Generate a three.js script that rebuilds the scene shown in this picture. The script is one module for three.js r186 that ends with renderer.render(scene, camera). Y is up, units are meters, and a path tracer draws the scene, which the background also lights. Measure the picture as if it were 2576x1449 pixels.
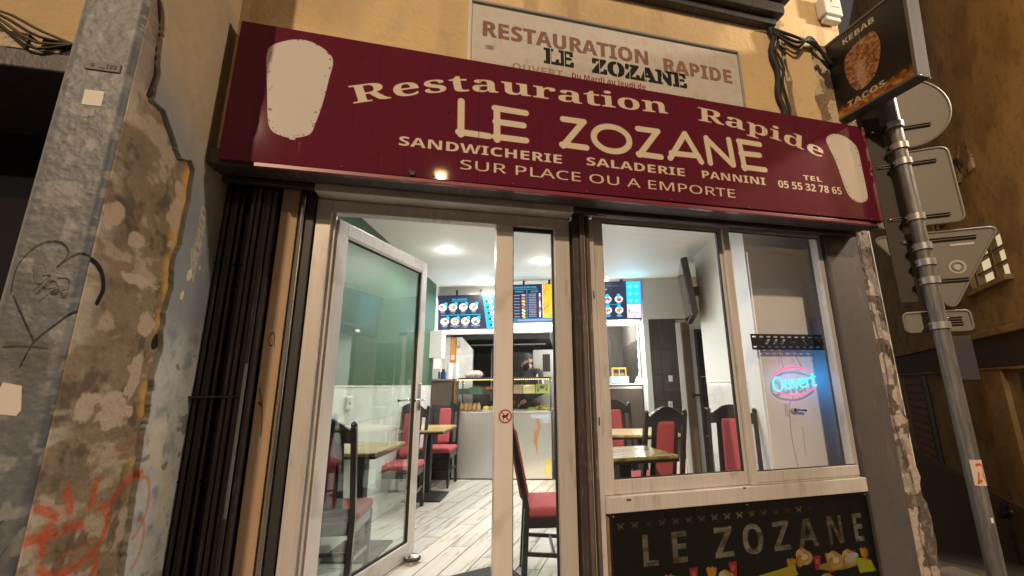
import * as THREE from 'three';
import { RoundedBoxGeometry } from 'three/addons/geometries/RoundedBoxGeometry.js';
import { mergeGeometries } from 'three/addons/utils/BufferGeometryUtils.js';
import { RectAreaLightUniformsLib } from 'three/addons/lights/RectAreaLightUniformsLib.js';
import { MarchingCubes } from 'three/addons/objects/MarchingCubes.js';

// ------------------------------------------------------------------ camera, sky, light, exposure
const scene = new THREE.Scene();
const EYE = new THREE.Vector3(0, 1.37, 2.64);
const camera = new THREE.PerspectiveCamera(68.63, 16 / 9, 0.05, 300);
{
  const yaw = 0.23841, pitch = 0.22794, roll = -0.01187;
  const f = new THREE.Vector3(Math.sin(yaw) * Math.cos(pitch), Math.sin(pitch), -Math.cos(yaw) * Math.cos(pitch));
  const r = new THREE.Vector3(Math.cos(yaw), 0, Math.sin(yaw)), u = new THREE.Vector3().crossVectors(r, f);
  const r2 = r.clone().multiplyScalar(Math.cos(roll)).addScaledVector(u, Math.sin(roll));
  const u2 = u.clone().multiplyScalar(Math.cos(roll)).addScaledVector(r, -Math.sin(roll));
  camera.quaternion.setFromRotationMatrix(new THREE.Matrix4().makeBasis(r2, u2, f.clone().negate()));
  camera.position.copy(EYE);
  camera.setViewOffset(2576, 1449, -63.9, 1.3, 2576, 1449);   // lens shift measured on the photograph
}
{
  // night sky over a lit town: dim brown haze low down, near black overhead
  const W = 64, H = 32, d = new Float32Array(W * H * 4);
  for (let y = 0; y < H; y++) for (let x = 0; x < W; x++) {
    const e = Math.max(0, ((y + 0.5) / H - 0.5) * 2), k = Math.exp(-e * 2.2), i = (y * W + x) * 4;
    d[i] = 0.04 + 0.12 * k; d[i + 1] = 0.038 + 0.088 * k; d[i + 2] = 0.042 + 0.062 * k; d[i + 3] = 1;
  }
  const sky = new THREE.DataTexture(d, W, H, THREE.RGBAFormat, THREE.FloatType);
  sky.mapping = THREE.EquirectangularReflectionMapping; sky.magFilter = THREE.LinearFilter; sky.needsUpdate = true;
  scene.background = sky; scene.environment = sky;
}
const sun = new THREE.DirectionalLight(new THREE.Color().setRGB(1, 0.735, 0.48), 2.3);   // the sodium flood light of the street, from the left
sun.position.set(-0.47 * 20, 0.62 * 20, 1 * 20); sun.target.position.set(0, 0, 0);
sun.castShadow = true; sun.shadow.radius = 3; sun.shadow.mapSize.set(2048, 2048);
Object.assign(sun.shadow.camera, { left: -8, right: 10, top: 9, bottom: -6, near: 0.5, far: 60 });
scene.add(sun, sun.target);
const renderer = new THREE.WebGLRenderer({ antialias: true });
renderer.toneMapping = THREE.LinearToneMapping; renderer.toneMappingExposure = 1;
renderer.shadowMap.enabled = true;
const DOWNLIGHT = 6.4, KITCHEN = 13;      // candela
const WARM_WHITE = [1, 0.985, 0.93];

// ------------------------------------------------------------------ helpers
let seed = 7;
const rnd = () => { seed = (seed + 0x6d2b79f5) | 0; let t = Math.imul(seed ^ (seed >>> 15), 1 | seed); t = (t + Math.imul(t ^ (t >>> 7), 61 | t)) ^ t; return ((t ^ (t >>> 14)) >>> 0) / 4294967296; };
const rr = (a, b) => a + (b - a) * rnd();
const V = (x, y, z) => new THREE.Vector3(x, y, z);
const hash = (x, y, s) => { let h = Math.imul(x | 0, 374761393) ^ Math.imul(y | 0, 668265263) ^ Math.imul(s | 0, 2147483647 - 977); h = Math.imul(h ^ (h >>> 13), 1274126177); return ((h ^ (h >>> 16)) >>> 0) / 4294967296; };
function noise(x, y, s = 0, px = 1e6, py = 1e6) {
  const xi = Math.floor(x), yi = Math.floor(y), fx = x - xi, fy = y - yi, m = (a, n) => ((a % n) + n) % n;
  const u = fx * fx * (3 - 2 * fx), v = fy * fy * (3 - 2 * fy), x0 = m(xi, px), x1 = m(xi + 1, px), y0 = m(yi, py), y1 = m(yi + 1, py);
  const a = hash(x0, y0, s), b = hash(x1, y0, s), c = hash(x0, y1, s), e = hash(x1, y1, s);
  return a + (b - a) * u + (c - a) * v + (a - b - c + e) * u * v;
}
// fractal noise over a unit square that wraps round: fx, fy are whole numbers of cells
function fbm(u, v, fx, fy, oct = 4, s = 0) { let t = 0, a = 0.5, n = 0; for (let i = 0; i < oct; i++) { t += a * noise(u * fx, v * fy, s + i * 17, fx, fy); n += a; a *= 0.5; fx *= 2; fy *= 2; } return t / n; }
const sm = (a, b, x) => { const t = Math.min(1, Math.max(0, (x - a) / (b - a))); return t * t * (3 - 2 * t); };
const mix3 = (a, b, t) => [a[0] + (b[0] - a[0]) * t, a[1] + (b[1] - a[1]) * t, a[2] + (b[2] - a[2]) * t];
const s8 = (c) => 255 * (c <= 0.0031308 ? 12.92 * c : 1.055 * Math.pow(Math.min(1, c), 1 / 2.4) - 0.055);
function dataTex(w, h, fn, color = true) {
  const d = new Uint8Array(w * h * 4);
  for (let y = 0; y < h; y++) for (let x = 0; x < w; x++) {
    const c = fn((x + 0.5) / w, (y + 0.5) / h), i = (y * w + x) * 4;
    if (color) { d[i] = s8(Math.max(0, c[0])); d[i + 1] = s8(Math.max(0, c[1])); d[i + 2] = s8(Math.max(0, c[2])); } else d[i] = d[i + 1] = d[i + 2] = 255 * Math.min(1, Math.max(0, c));
    d[i + 3] = 255;
  }
  const t = new THREE.DataTexture(d, w, h); t.magFilter = THREE.LinearFilter; t.minFilter = THREE.LinearMipmapLinearFilter; t.generateMipmaps = true;
  t.wrapS = t.wrapT = THREE.RepeatWrapping; if (color) t.colorSpace = THREE.SRGBColorSpace; t.needsUpdate = true; return t;
}
function canvasTex(w, h, draw) {
  const c = document.createElement('canvas'); c.width = w; c.height = h; draw(c.getContext('2d'), w, h);
  const t = new THREE.CanvasTexture(c); t.colorSpace = THREE.SRGBColorSpace; t.anisotropy = 8; return t;
}
const css = (r, g, b, a = 1) => `rgba(${Math.round(s8(r))},${Math.round(s8(g))},${Math.round(s8(b))},${a})`;
const sized = (t, m) => { t.repeat.set(1 / m, 1 / m); return t; };       // uv are in metres
const col = (c) => new THREE.Color().setRGB(c[0], c[1], c[2]);
const mat = (c, roughness = 0.6, extra = {}) => new THREE.MeshStandardMaterial({ color: col(c), roughness, ...extra });
const phys = (c, roughness, extra = {}) => new THREE.MeshPhysicalMaterial({ color: col(c), roughness, ...extra });
const glow = (c, k = 1) => new THREE.MeshStandardMaterial({ color: 0x000000, emissive: col(c), emissiveIntensity: k, roughness: 0.6 });

// uv in metres by the direction each face looks
function metric(g, ox = 0, oy = 0) {
  if (g.index) g = g.toNonIndexed();
  const p = g.attributes.position, uv = new Float32Array(p.count * 2), a = V(0, 0, 0), b = V(0, 0, 0), c = V(0, 0, 0);
  for (let i = 0; i < p.count; i += 3) {
    a.fromBufferAttribute(p, i); b.fromBufferAttribute(p, i + 1); c.fromBufferAttribute(p, i + 2);
    const n = b.clone().sub(a).cross(c.clone().sub(a)), ax = Math.abs(n.x), ay = Math.abs(n.y), az = Math.abs(n.z);
    [a, b, c].forEach((q, k) => {
      const u = ax > ay && ax > az ? q.z : q.x, v = ay >= ax && ay >= az ? q.z : q.y;
      uv[(i + k) * 2] = u + ox; uv[(i + k) * 2 + 1] = v + oy;
    });
  }
  g.setAttribute('uv', new THREE.BufferAttribute(uv, 2)); return g;
}
const merge = (l) => mergeGeometries(l.map((g) => { g = g.index ? g.toNonIndexed() : g; for (const k of Object.keys(g.attributes)) if (!['position', 'normal', 'uv'].includes(k)) g.deleteAttribute(k); return g; }));
// a box given by its extents, its edges slightly rounded
function bx(x0, x1, y0, y1, z0, z1, r = 0.004) {
  const w = Math.abs(x1 - x0), h = Math.abs(y1 - y0), d = Math.abs(z1 - z0); r = Math.min(r, w / 2.2, h / 2.2, d / 2.2);
  const g = r > 0.0008 ? new RoundedBoxGeometry(w, h, d, 1, r) : new THREE.BoxGeometry(w, h, d);
  g.translate((x0 + x1) / 2, (y0 + y1) / 2, (z0 + z1) / 2); return metric(g);
}
const tube = (pts, r, seg = 24, rad = 8, closed = false) => new THREE.TubeGeometry(new THREE.CatmullRomCurve3(pts, closed, 'catmullrom', 0.4), seg, r, rad, closed);
function bar(a, b, r0, r1 = r0, n = 12) {
  const d = b.clone().sub(a), g = new THREE.CylinderGeometry(r1, r0, d.length(), n);
  g.applyQuaternion(new THREE.Quaternion().setFromUnitVectors(V(0, 1, 0), d.clone().normalize())); g.translate((a.x + b.x) / 2, (a.y + b.y) / 2, (a.z + b.z) / 2); return g;
}
function beam(a, b, w, d, side = V(1, 0, 0), r = 0.003) {       // square bar from a to b
  const y = b.clone().sub(a), L = y.length(); y.normalize(); const z = side.clone().cross(y).normalize(), x = y.clone().cross(z);
  const g = new RoundedBoxGeometry(w, L, d, 1, Math.min(r, w / 3, d / 3)); g.applyMatrix4(new THREE.Matrix4().makeBasis(x, y, z)); g.translate((a.x + b.x) / 2, (a.y + b.y) / 2, (a.z + b.z) / 2); return metric(g);
}
const poly = (pts) => new THREE.Shape(pts.map((p) => new THREE.Vector2(p[0], p[1])));
const extrude = (pts, depth, bevel = 0) => new THREE.ExtrudeGeometry(pts instanceof THREE.Shape ? pts : poly(pts), { depth, bevelEnabled: bevel > 0, bevelSize: bevel, bevelThickness: bevel, bevelSegments: 2, steps: 1, curveSegments: 16 });

const used = new Map();
function numbered(n) { const k = used.get(n) || 0; used.set(n, k + 1); return k ? n + '_' + String(k).padStart(3, '0') : n; }
const shade = (o) => { o.castShadow = o.receiveShadow = true; return o; };
function thing(name, label, category, pos = [0, 0, 0], turn = 0, group) {
  const o = new THREE.Group(); o.name = numbered(name); o.position.set(...pos); o.rotation.y = turn; scene.add(o);
  o.userData = { label, category }; if (group) o.userData.group = group; return o;
}
function part(parent, name, g, m, label) { const o = shade(new THREE.Mesh(Array.isArray(g) ? merge(g) : g, m)); o.name = name; parent.add(o); if (label) o.userData.label = label; return o; }
function parts(parent, name, list, m, label) { return list.map((g) => part(parent, name, g, m, label)); }
function one(name, label, category, g, m, group) { const o = part(scene, numbered(name), g, m, label); o.userData.category = category; if (group) o.userData.group = group; return o; }
function struct(name, g, m, label) { const o = g ? part(scene, numbered(name), g, m) : new THREE.Group(); if (!g) { o.name = numbered(name); scene.add(o); } o.userData = { kind: 'structure', label: label || name.replace(/_/g, ' '), category: name.replace(/_/g, ' ') }; return o; }
function again(proto, label, pos, turn) { const c = proto.clone(); c.name = numbered(proto.name.replace(/_\d+$/, '')); c.userData = { ...proto.userData, label }; c.position.set(...pos); c.rotation.y = turn; scene.add(c); return c; }
function downlight(pos, c, cd) { const l = new THREE.SpotLight(col(c), cd, 0, 1.45, 0.35, 2); l.position.set(...pos); l.target.position.set(pos[0], 0, pos[2]); l.castShadow = true; l.shadow.radius = 2.5; scene.add(l, l.target); return l; }
function lamp(pos, c, cd, r = 1, dist = 0) { const l = new THREE.PointLight(col(c), cd, dist, 2); l.position.set(...pos); l.castShadow = true; l.shadow.radius = r; scene.add(l); return l; }

// ------------------------------------------------------------------ materials
const speck = sized(dataTex(512, 512, (u, v) => 0.5 * fbm(u, v, 60, 60, 3, 3) + 0.5 * fbm(u, v, 8, 8, 4, 5), false), 1.3);
const rebump = (t, m, w, h) => { const c = t.clone(); c.repeat.set(w / m, h / m); c.needsUpdate = true; return c; };   // for sheets whose uv run 0 .. 1 over w x h metres
const fine = sized(dataTex(256, 256, (u, v) => fbm(u, v, 48, 48, 2, 9), false), 0.35);
const T = {
  stucco: sized(dataTex(768, 768, (u, v) => {
    const a = fbm(u, v, 4, 4, 5, 11), b = fbm(u, v, 26, 26, 3, 12), drip = fbm(u, v, 22, 2, 4, 13);
    let c = mix3([0.60, 0.435, 0.225], [0.72, 0.55, 0.31], a); c = mix3(c, [0.38, 0.26, 0.14], 0.6 * sm(0.50, 0.75, drip) * sm(0.35, 0.6, a)); c = mix3(c, [0.30, 0.21, 0.12], 0.45 * sm(0.55, 0.75, fbm(u, v, 3, 2, 5, 14)));
    return mix3(c, [0.5, 0.4, 0.26], 0.5 * sm(0.6, 0.75, b));
  }), 2.6),
  painted: sized(dataTex(512, 512, (u, v) => {                                             // dark shop-front timber, streaked and worn
    const s = fbm(u, v, 70, 3, 4, 21), a = fbm(u, v, 6, 6, 4, 22), k = fbm(u, v, 120, 12, 2, 23);
    let c = mix3([0.030, 0.026, 0.026], [0.075, 0.062, 0.058], s); c = mix3(c, [0.16, 0.13, 0.11], 0.8 * sm(0.62, 0.78, k) * sm(0.4, 0.7, a)); return c;
  }), 0.9),
  alu: sized(dataTex(512, 512, (u, v) => {
    const s = fbm(u, v, 90, 4, 3, 31), a = fbm(u, v, 5, 5, 5, 32), d = fbm(u, v, 30, 5, 3, 33);
    let c = mix3([0.50, 0.47, 0.45], [0.62, 0.58, 0.55], s); c = mix3(c, [0.30, 0.25, 0.20], 0.6 * sm(0.5, 0.75, a) * sm(0.4, 0.7, d)); return c;
  }), 1.1),
  alupale: sized(dataTex(512, 512, (u, v) => {
    const s = fbm(u, v, 60, 3, 3, 36), a = fbm(u, v, 7, 7, 4, 37);
    return mix3(mix3([0.66, 0.62, 0.58], [0.74, 0.70, 0.66], s), [0.42, 0.36, 0.30], 0.45 * sm(0.55, 0.78, a));
  }), 1.3),
  ply: sized(dataTex(512, 512, (u, v) => { const a = fbm(u, v, 3, 3, 5, 41), s = fbm(u, v, 14, 60, 3, 42); return mix3(mix3([0.42, 0.28, 0.16], [0.50, 0.35, 0.22], a), [0.26, 0.15, 0.07], 0.5 * sm(0.6, 0.8, s)); }), 1.2),
  pilaster: sized(dataTex(512, 512, (u, v) => { const a = fbm(u, v, 6, 6, 5, 25), b = fbm(u, v, 50, 50, 3, 26), k = fbm(u, v, 30, 6, 3, 27); let c = mix3([0.060, 0.054, 0.054], [0.088, 0.078, 0.076], 0.6 * a + 0.4 * b); return mix3(c, [0.16, 0.14, 0.125], 0.35 * sm(0.62, 0.8, k) * sm(0.45, 0.7, a)); }), 1.2),
  rubble: sized(dataTex(768, 768, (u, v) => {
    const a = fbm(u, v, 5, 5, 5, 51), b = fbm(u, v, 17, 17, 4, 52), e = fbm(u, v, 9, 7, 4, 53);
    let c = mix3([0.16, 0.11, 0.065], [0.30, 0.22, 0.14], b); c = mix3(c, [0.50, 0.42, 0.30], sm(0.52, 0.56, a)); c = mix3(c, [0.05, 0.035, 0.025], sm(0.60, 0.64, e)); return c;
  }), 1.5),
  green: sized(dataTex(256, 256, (u, v) => mix3([0.036, 0.080, 0.044], [0.044, 0.095, 0.052], fbm(u, v, 6, 6, 4, 61))), 1.6),
  white: sized(dataTex(256, 256, (u, v) => mix3([0.70, 0.69, 0.65], [0.76, 0.75, 0.71], fbm(u, v, 5, 5, 4, 63))), 1.6),
  asphalt: sized(dataTex(512, 512, (u, v) => { const a = fbm(u, v, 60, 60, 3, 71), b = fbm(u, v, 4, 4, 4, 72); const k = 0.035 + 0.05 * a * b + 0.03 * b; return [k * 1.05, k, k * 0.95]; }), 2),
  farwall: sized(dataTex(512, 512, (u, v) => { const a = fbm(u, v, 4, 4, 5, 81), b = fbm(u, v, 30, 30, 3, 82); const e = fbm(u, v, 7, 5, 5, 83); return mix3(mix3(mix3([0.26, 0.18, 0.09], [0.44, 0.32, 0.16], a), [0.14, 0.09, 0.05], 0.4 * sm(0.5, 0.8, b)), [0.14, 0.09, 0.055], 0.5 * sm(0.44, 0.72, e)); }), 4),
  steel: sized(dataTex(512, 512, (u, v) => 0.40 + 0.12 * fbm(u, v, 100, 3, 3, 91) , false), 0.8),
  steelc: sized(dataTex(512, 512, (u, v) => { const a = fbm(u, v, 40, 2, 4, 92), b = fbm(u, v, 6, 4, 4, 93); const k = 0.60 + 0.05 * a + 0.08 * b; return [k, k * 0.99, k * 0.95]; }), 1.2),
  table: sized(dataTex(512, 512, (u, v) => {
    const w = fbm(u, v, 3, 14, 5, 101), k = Math.abs(fbm(u, v, 4, 9, 5, 102) - 0.5), s = fbm(u, v, 2, 4, 3, 103);
    let c = mix3([0.42, 0.29, 0.11], [0.62, 0.46, 0.20], w); c = mix3(c, [0.13, 0.09, 0.045], 0.85 * (1 - sm(0.0, 0.06, k)) * sm(0.4, 0.6, s)); return c;
  }), 0.75),
  fabric: sized(dataTex(256, 256, (u, v) => mix3([0.34, 0.062, 0.072], [0.47, 0.098, 0.108], 0.6 * fbm(u, v, 90, 90, 2, 111) + 0.4 * fbm(u, v, 7, 7, 3, 112))), 0.5),
  oak: sized(dataTex(512, 512, (u, v) => { const s = fbm(u, v, 50, 3, 4, 121), a = fbm(u, v, 9, 2, 3, 122); return mix3([0.055, 0.042, 0.034], [0.13, 0.10, 0.082], s * 0.7 + a * 0.3); }), 0.6),
  darktile: sized(dataTex(512, 512, (u, v) => { const s = fbm(u, v, 60, 4, 4, 131), a = fbm(u, v, 5, 3, 4, 132); return mix3([0.040, 0.034, 0.030], [0.10, 0.086, 0.074], s * 0.5 + a * 0.5); }), 0.8),
  marble: sized(dataTex(512, 512, (u, v) => { const k = Math.abs(fbm(u, v, 3, 4, 5, 141) - 0.5), a = fbm(u, v, 4, 4, 4, 142); return mix3([0.74, 0.73, 0.70], [0.56, 0.55, 0.53], 0.5 * (1 - sm(0, 0.08, k)) + 0.3 * a * a); }), 1.1),
  galva: sized(dataTex(512, 512, (u, v) => { const a = fbm(u, v, 16, 16, 3, 151), b = fbm(u, v, 3, 6, 4, 152); const k = 0.11 + 0.12 * sm(0.35, 0.7, a) * b + 0.04 * b; return [k, k * 0.98, k * 0.97]; }), 0.5),
};
const plankTex = [0, 1, 2, 3].map((i) => dataTex(256, 512, (u, v) => {
  const g = fbm(u, v, 40, 3, 4, 200 + i * 9), a = fbm(u, v, 3, 3, 4, 201 + i * 9), k = fbm(u, v, 26, 5, 4, 202 + i * 9), t = [0, 0.02, -0.03, -0.07][i];
  let c = mix3([0.60, 0.565, 0.50], [0.76, 0.74, 0.69], g); c = mix3(c, [0.36, 0.29, 0.22], 0.75 * sm(0.56, 0.74, k) * sm(0.42, 0.62, a)); return c.map((x) => (x + t) * 0.86);
}));
const M = {
  stucco: mat([1, 1, 1], 0.95, { map: T.stucco, bumpMap: speck, bumpScale: 0.006 }),
  shadeplaster: mat([0.80, 0.78, 0.80], 0.95, { map: T.stucco, bumpMap: speck, bumpScale: 0.005 }),  // stucco copy with the shade of the pier return in its colour
  painted: mat([1, 1, 1], 0.55, { map: T.painted, bumpMap: fine, bumpScale: 0.001 }),
  paintedgrey: mat([1.9, 1.8, 1.8], 0.6, { map: T.painted, bumpMap: fine, bumpScale: 0.0015 }),
  pilaster: mat([1, 1, 1], 0.7, { map: T.pilaster, bumpMap: fine, bumpScale: 0.001 }),
  shadedpaint: mat([0.45, 0.44, 0.45], 0.5, { map: T.painted, bumpMap: fine, bumpScale: 0.001 }),  // copy of painted with the pier shadow darkened into its colour
  windowtable: mat([0.52, 0.58, 0.56], 0.25, { map: T.table }),
  black: mat([0.012, 0.011, 0.012], 0.5),
  alu: mat([1, 1, 1], 0.42, { map: T.alu, metalness: 0.15 }),
  alupale: mat([1, 1, 1], 0.38, { map: T.alupale, metalness: 0.05 }),
  gasket: mat([0.015, 0.015, 0.016], 0.7),
  chrome: mat([0.75, 0.74, 0.72], 0.12, { metalness: 1 }),
  ply: mat([1, 1, 1], 0.8, { map: T.ply }),
  rubble: mat([1, 1, 1], 0.95, { map: T.rubble, bumpMap: speck, bumpScale: 0.02 }),
  green: mat([1, 1, 1], 0.55, { map: T.green }),
  white: mat([1, 1, 1], 0.7, { map: T.white }),
  ceiling: mat([0.90, 0.895, 0.86], 0.6),
  marble: mat([1, 1, 1], 0.22, { map: T.marble }),
  grout: mat([0.42, 0.41, 0.39], 0.9),
  darktile: mat([1, 1, 1], 0.25, { map: T.darktile }),
  darkgrout: mat([0.13, 0.118, 0.10], 0.9),
  steel: mat([1.05, 1.04, 1.0], 0.95, { map: T.steelc, metalness: 0.8, roughnessMap: T.steel }),
  table: mat([1, 1, 1], 0.28, { map: T.table }),
  fabric: phys([1, 1, 1], 0.9, { map: T.fabric, sheen: 0.4, bumpMap: fine, bumpScale: 0.001 }),
  lacquer: phys([0.012, 0.010, 0.010], 0.28, { clearcoat: 0.6, clearcoatRoughness: 0.15 }),
  iron: mat([0.022, 0.021, 0.021], 0.55),
  oak: mat([1, 1, 1], 0.4, { map: T.oak }),
  glass: phys([0.93, 0.98, 0.95], 0, { transmission: 1, thickness: 0, ior: 1.52 }),
  clear: phys([0.97, 0.98, 0.98], 0, { transmission: 1, thickness: 0, ior: 1.5 }),
  leafglass: phys([0.90, 0.96, 0.93], 0, { transmission: 1, thickness: 0, ior: 1.95 }),
  galva: mat([1, 1, 1], 0.5, { map: T.galva, metalness: 0.35, bumpMap: fine, bumpScale: 0.0006 }),
  plateback: mat([0.165, 0.15, 0.128], 0.55, { metalness: 0.1 }),
  rail: mat([0.10, 0.085, 0.07], 0.5, { metalness: 0.3 }),
  asphalt: mat([1, 1, 1], 0.9, { map: T.asphalt, bumpMap: speck, bumpScale: 0.006 }),
  paving: mat([1.5, 1.42, 1.35], 0.85, { map: T.asphalt, bumpMap: speck, bumpScale: 0.005 }),
  farwall: mat([1, 1, 1], 0.95, { map: T.farwall, bumpMap: speck, bumpScale: 0.003 }),
  cable: mat([0.02, 0.018, 0.017], 0.7),
  plastic: mat([0.72, 0.71, 0.68], 0.4),
  skin: phys([0.48, 0.27, 0.18], 0.55, {}),
};
// ------------------------------------------------------------------ ground: pavement by the shop, the alley dropping away to the right
const slope = (x, z) => Math.min(0, Math.max(-9, -0.25 * ((x - 4.2) * 0.73 - (z - 1) * 0.68)));
{
  const g = new THREE.PlaneGeometry(160, 160, 160, 160).toNonIndexed(); g.rotateX(-Math.PI / 2); g.translate(5, 0, 0);
  const p = g.attributes.position; for (let i = 0; i < p.count; i++) p.setY(i, slope(p.getX(i), p.getZ(i)) - 0.02 - (p.getZ(i) > 3.4 ? 0.12 : 0));
  g.computeVertexNormals(); struct('road', metric(g), M.asphalt, 'dark asphalt street and alley sloping down to the right');
  struct('pavement', bx(-8, 3.9, -0.14, 0, -0.14, 3.3, 0.02), M.paving, 'worn pavement in front of the shop');
}

// ------------------------------------------------------------------ the shop's own building
const bld = thing('shop_building', 'old cream rendered building that holds the kebab shop', 'building');
{
  part(bld, 'wall', [bx(-1.236, 3.4, 2.64, 8.5, -0.15, 0.2, 0)], M.stucco);
  parts(bld, 'wall_base', [bx(-1.236, -0.74, -0.1, 2.6, -0.15, -0.06, 0), bx(1.0, 3.1, -0.1, 0.6, -0.15, -0.03, 0), bx(3.3, 3.46, -3, 2.64, -0.15, 0.0, 0)], M.rubble);
  part(bld, 'side_wall', (() => { const g = new THREE.BoxGeometry(0.3, 12, 14); g.translate(-0.15, 3, -7); g.rotateY(-43 * Math.PI / 180); g.translate(3.55, 0, 0.0); return metric(g); })(), M.stucco);
  const cor = part(bld, 'cornice', [bx(-1.23, 2.7, 4.33, 4.44, 0.19, 0.33, 0.02), bx(-1.23, 2.66, 4.27, 4.33, 0.19, 0.27, 0.015), bx(-1.23, 2.73, 4.44, 4.47, 0.19, 0.36, 0.006)], M.painted);
  // dark timber lintel under the sign: stepped mouldings with black gaps between
  part(bld, 'lintel', [bx(-1.235, 3.32, 2.535, 2.63, 0.17, 0.272, 0.008), bx(-1.235, 3.3, 2.545, 2.60, 0.11, 0.155, 0.012), bx(-1.235, -0.74, 2.52, 2.56, 0.05, 0.095, 0.01), bx(0.88, 3.3, 2.52, 2.56, 0.05, 0.095, 0.01)], M.painted);
  part(bld, 'lintel_core', bx(-1.235, 3.36, 2.58, 2.66, -0.14, 0.17, 0), M.black);
  part(bld, 'lintel_soffit', bx(-0.73, 0.875, 2.505, 2.575, -0.1, 0.108, 0.004), M.alupale);
  part(bld, 'pilaster', [bx(3.045, 3.375, -0.2, 2.545, -0.15, 0.03, 0.012)], M.pilaster, 'dark grey painted pilaster at the right of the window');
  // the pale skim coat that is coming away at the corner, in ragged pieces
  const rag = (y0, y1, x0, x1, s) => {
    const L = [], R = [], n = 16; for (let i = 0; i <= n; i++) { const y = y0 + (y1 - y0) * i / n; L.push([x0 + 0.028 * (noise(y * 9, 3, s) - 0.3), y]); R.push([x1 + 0.10 * (noise(y * 6, 7, s) - 0.6), y + 0.01 * (rnd() - 0.5)]); }
    return L.concat(R.reverse());
  };
  {
    const x0 = 3.37, x1 = 3.62, y0 = -0.1, y1 = 2.63, tex = canvasTex(256, 1400, (c, w, h) => {
      const im = c.createImageData(w, h); for (let y = 0; y < h; y++) for (let x = 0; x < w; x++) {
        const u = x / w, v = y / h, a = fbm(u * 0.25, v, 7, 22, 5, 341), e = fbm(u * 0.25, v, 16, 40, 4, 342), b = fbm(u * 0.25, v, 60, 120, 2, 343);
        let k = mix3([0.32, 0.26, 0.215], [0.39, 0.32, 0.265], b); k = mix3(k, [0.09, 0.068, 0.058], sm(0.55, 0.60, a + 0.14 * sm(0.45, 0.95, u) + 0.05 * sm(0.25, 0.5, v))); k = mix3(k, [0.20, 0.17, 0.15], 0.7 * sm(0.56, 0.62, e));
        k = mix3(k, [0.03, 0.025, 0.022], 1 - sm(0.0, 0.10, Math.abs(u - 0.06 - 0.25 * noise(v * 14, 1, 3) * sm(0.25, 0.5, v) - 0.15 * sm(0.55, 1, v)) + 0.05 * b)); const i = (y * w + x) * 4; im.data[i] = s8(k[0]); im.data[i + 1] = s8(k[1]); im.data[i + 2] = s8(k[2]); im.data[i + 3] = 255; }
      c.putImageData(im, 0, 0);
    });
    const pts = [[x0, y0]]; for (let i = 0; i <= 60; i++) { const y = y0 + (y1 - y0) * i / 60; pts.push([3.505 - 0.03 * sm(1.2, 2.0, y) * sm(2.2, 1.4, y) + 0.05 * sm(0.8, 0.1, y) + 0.06 * (noise(y * 7, 2, 31) - 0.5) + 0.025 * (noise(y * 31, 5, 32) - 0.5), y]); } pts.push([x0, y1]);
    const g = extrude(pts, 0.028, 0.003), m = metric(g), p = m.attributes.position, uv = m.attributes.uv; for (let i = 0; i < p.count; i++) uv.setXY(i, (p.getX(i) - x0) / (x1 - x0), (p.getY(i) - y0) / (y1 - y0));
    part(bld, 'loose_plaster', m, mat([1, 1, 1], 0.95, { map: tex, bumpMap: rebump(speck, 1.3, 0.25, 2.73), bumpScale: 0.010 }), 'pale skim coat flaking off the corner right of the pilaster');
  }
  // ragged yellowed patch beside the cables, above the sign
  const g = extrude(rag(3.3, 4.25, 2.76, 3.02, 11), 0.018, 0.003); g.translate(0, 0, 0.2); part(bld, 'loose_plaster', metric(g), M.stucco);
  part(bld, 'bare_stone', bx(2.72, 3.39, 3.2, 4.22, 0.196, 0.209, 0), M.rubble);
  // corner of an upper floor window standing on the cornice
  const w = part(bld, 'upper_window', bx(1.55, 2.5, 4.5, 5.6, 0.196, 0.215, 0), M.black);
  part(w, 'frame', [bx(1.50, 1.58, 4.47, 5.6, 0.195, 0.25), bx(2.02, 2.12, 4.47, 5.6, 0.195, 0.26), bx(2.46, 2.53, 4.47, 5.6, 0.195, 0.25), bx(1.58, 2.46, 4.475, 4.52, 0.195, 0.245)], M.alupale);
  part(w, 'shutter', bx(2.13, 2.45, 4.53, 5.6, 0.21, 0.235, 0.003), mat([0.32, 0.3, 0.29], 0.7));
}
{
  const t = thing('junction_box', 'small white electrical box high on the corner wall above the kebab light box', 'electrical box', [3.27, 4.57, 0.2]);
  part(t, 'housing', bx(-0.09, 0.1, -0.07, 0.12, 0.0, 0.09, 0.012), M.plastic);
  part(t, 'lower_lid', bx(-0.07, 0.09, -0.115, -0.075, 0.01, 0.07, 0.008), M.plastic);
  parts(t, 'maker_mark', [bx(-0.02, 0.0, 0.055, 0.075, 0.09, 0.0915, 0), bx(-0.02, 0.07, 0.005, 0.012, 0.09, 0.0915, 0)], mat([0.25, 0.2, 0.18], 0.6));
}
for (const [x, k, lab] of [[2.615, 0, 'thick black cable running down the wall right of the faded sign'], [2.675, 1, 'thin black cable beside the thick one right of the faded sign']]) {
  const pts = []; for (let i = 0; i <= 9; i++) pts.push(V(x + 0.02 * Math.sin(i * 1.7 + k), 4.26 - i * 0.09 * 1.05, 0.225 + 0.008 * Math.sin(i * 2.3)));
  one('cable', lab, 'cable', tube(pts, k ? 0.010 : 0.022, 40, 8), M.cable);
}
one('cable', 'loose tangle of black cables crossing to the corner wall', 'cable', merge([0, 1, 2].map((i) => tube([V(2.62, 4.24 - i * 0.02, 0.25), V(2.8, 4.16 - i * 0.05, 0.29), V(2.98, 4.15 + i * 0.03, 0.27), V(3.18, 4.07 - i * 0.03, 0.24), V(3.3, 4.12, 0.22)], 0.013, 30, 6))), M.cable);

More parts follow.
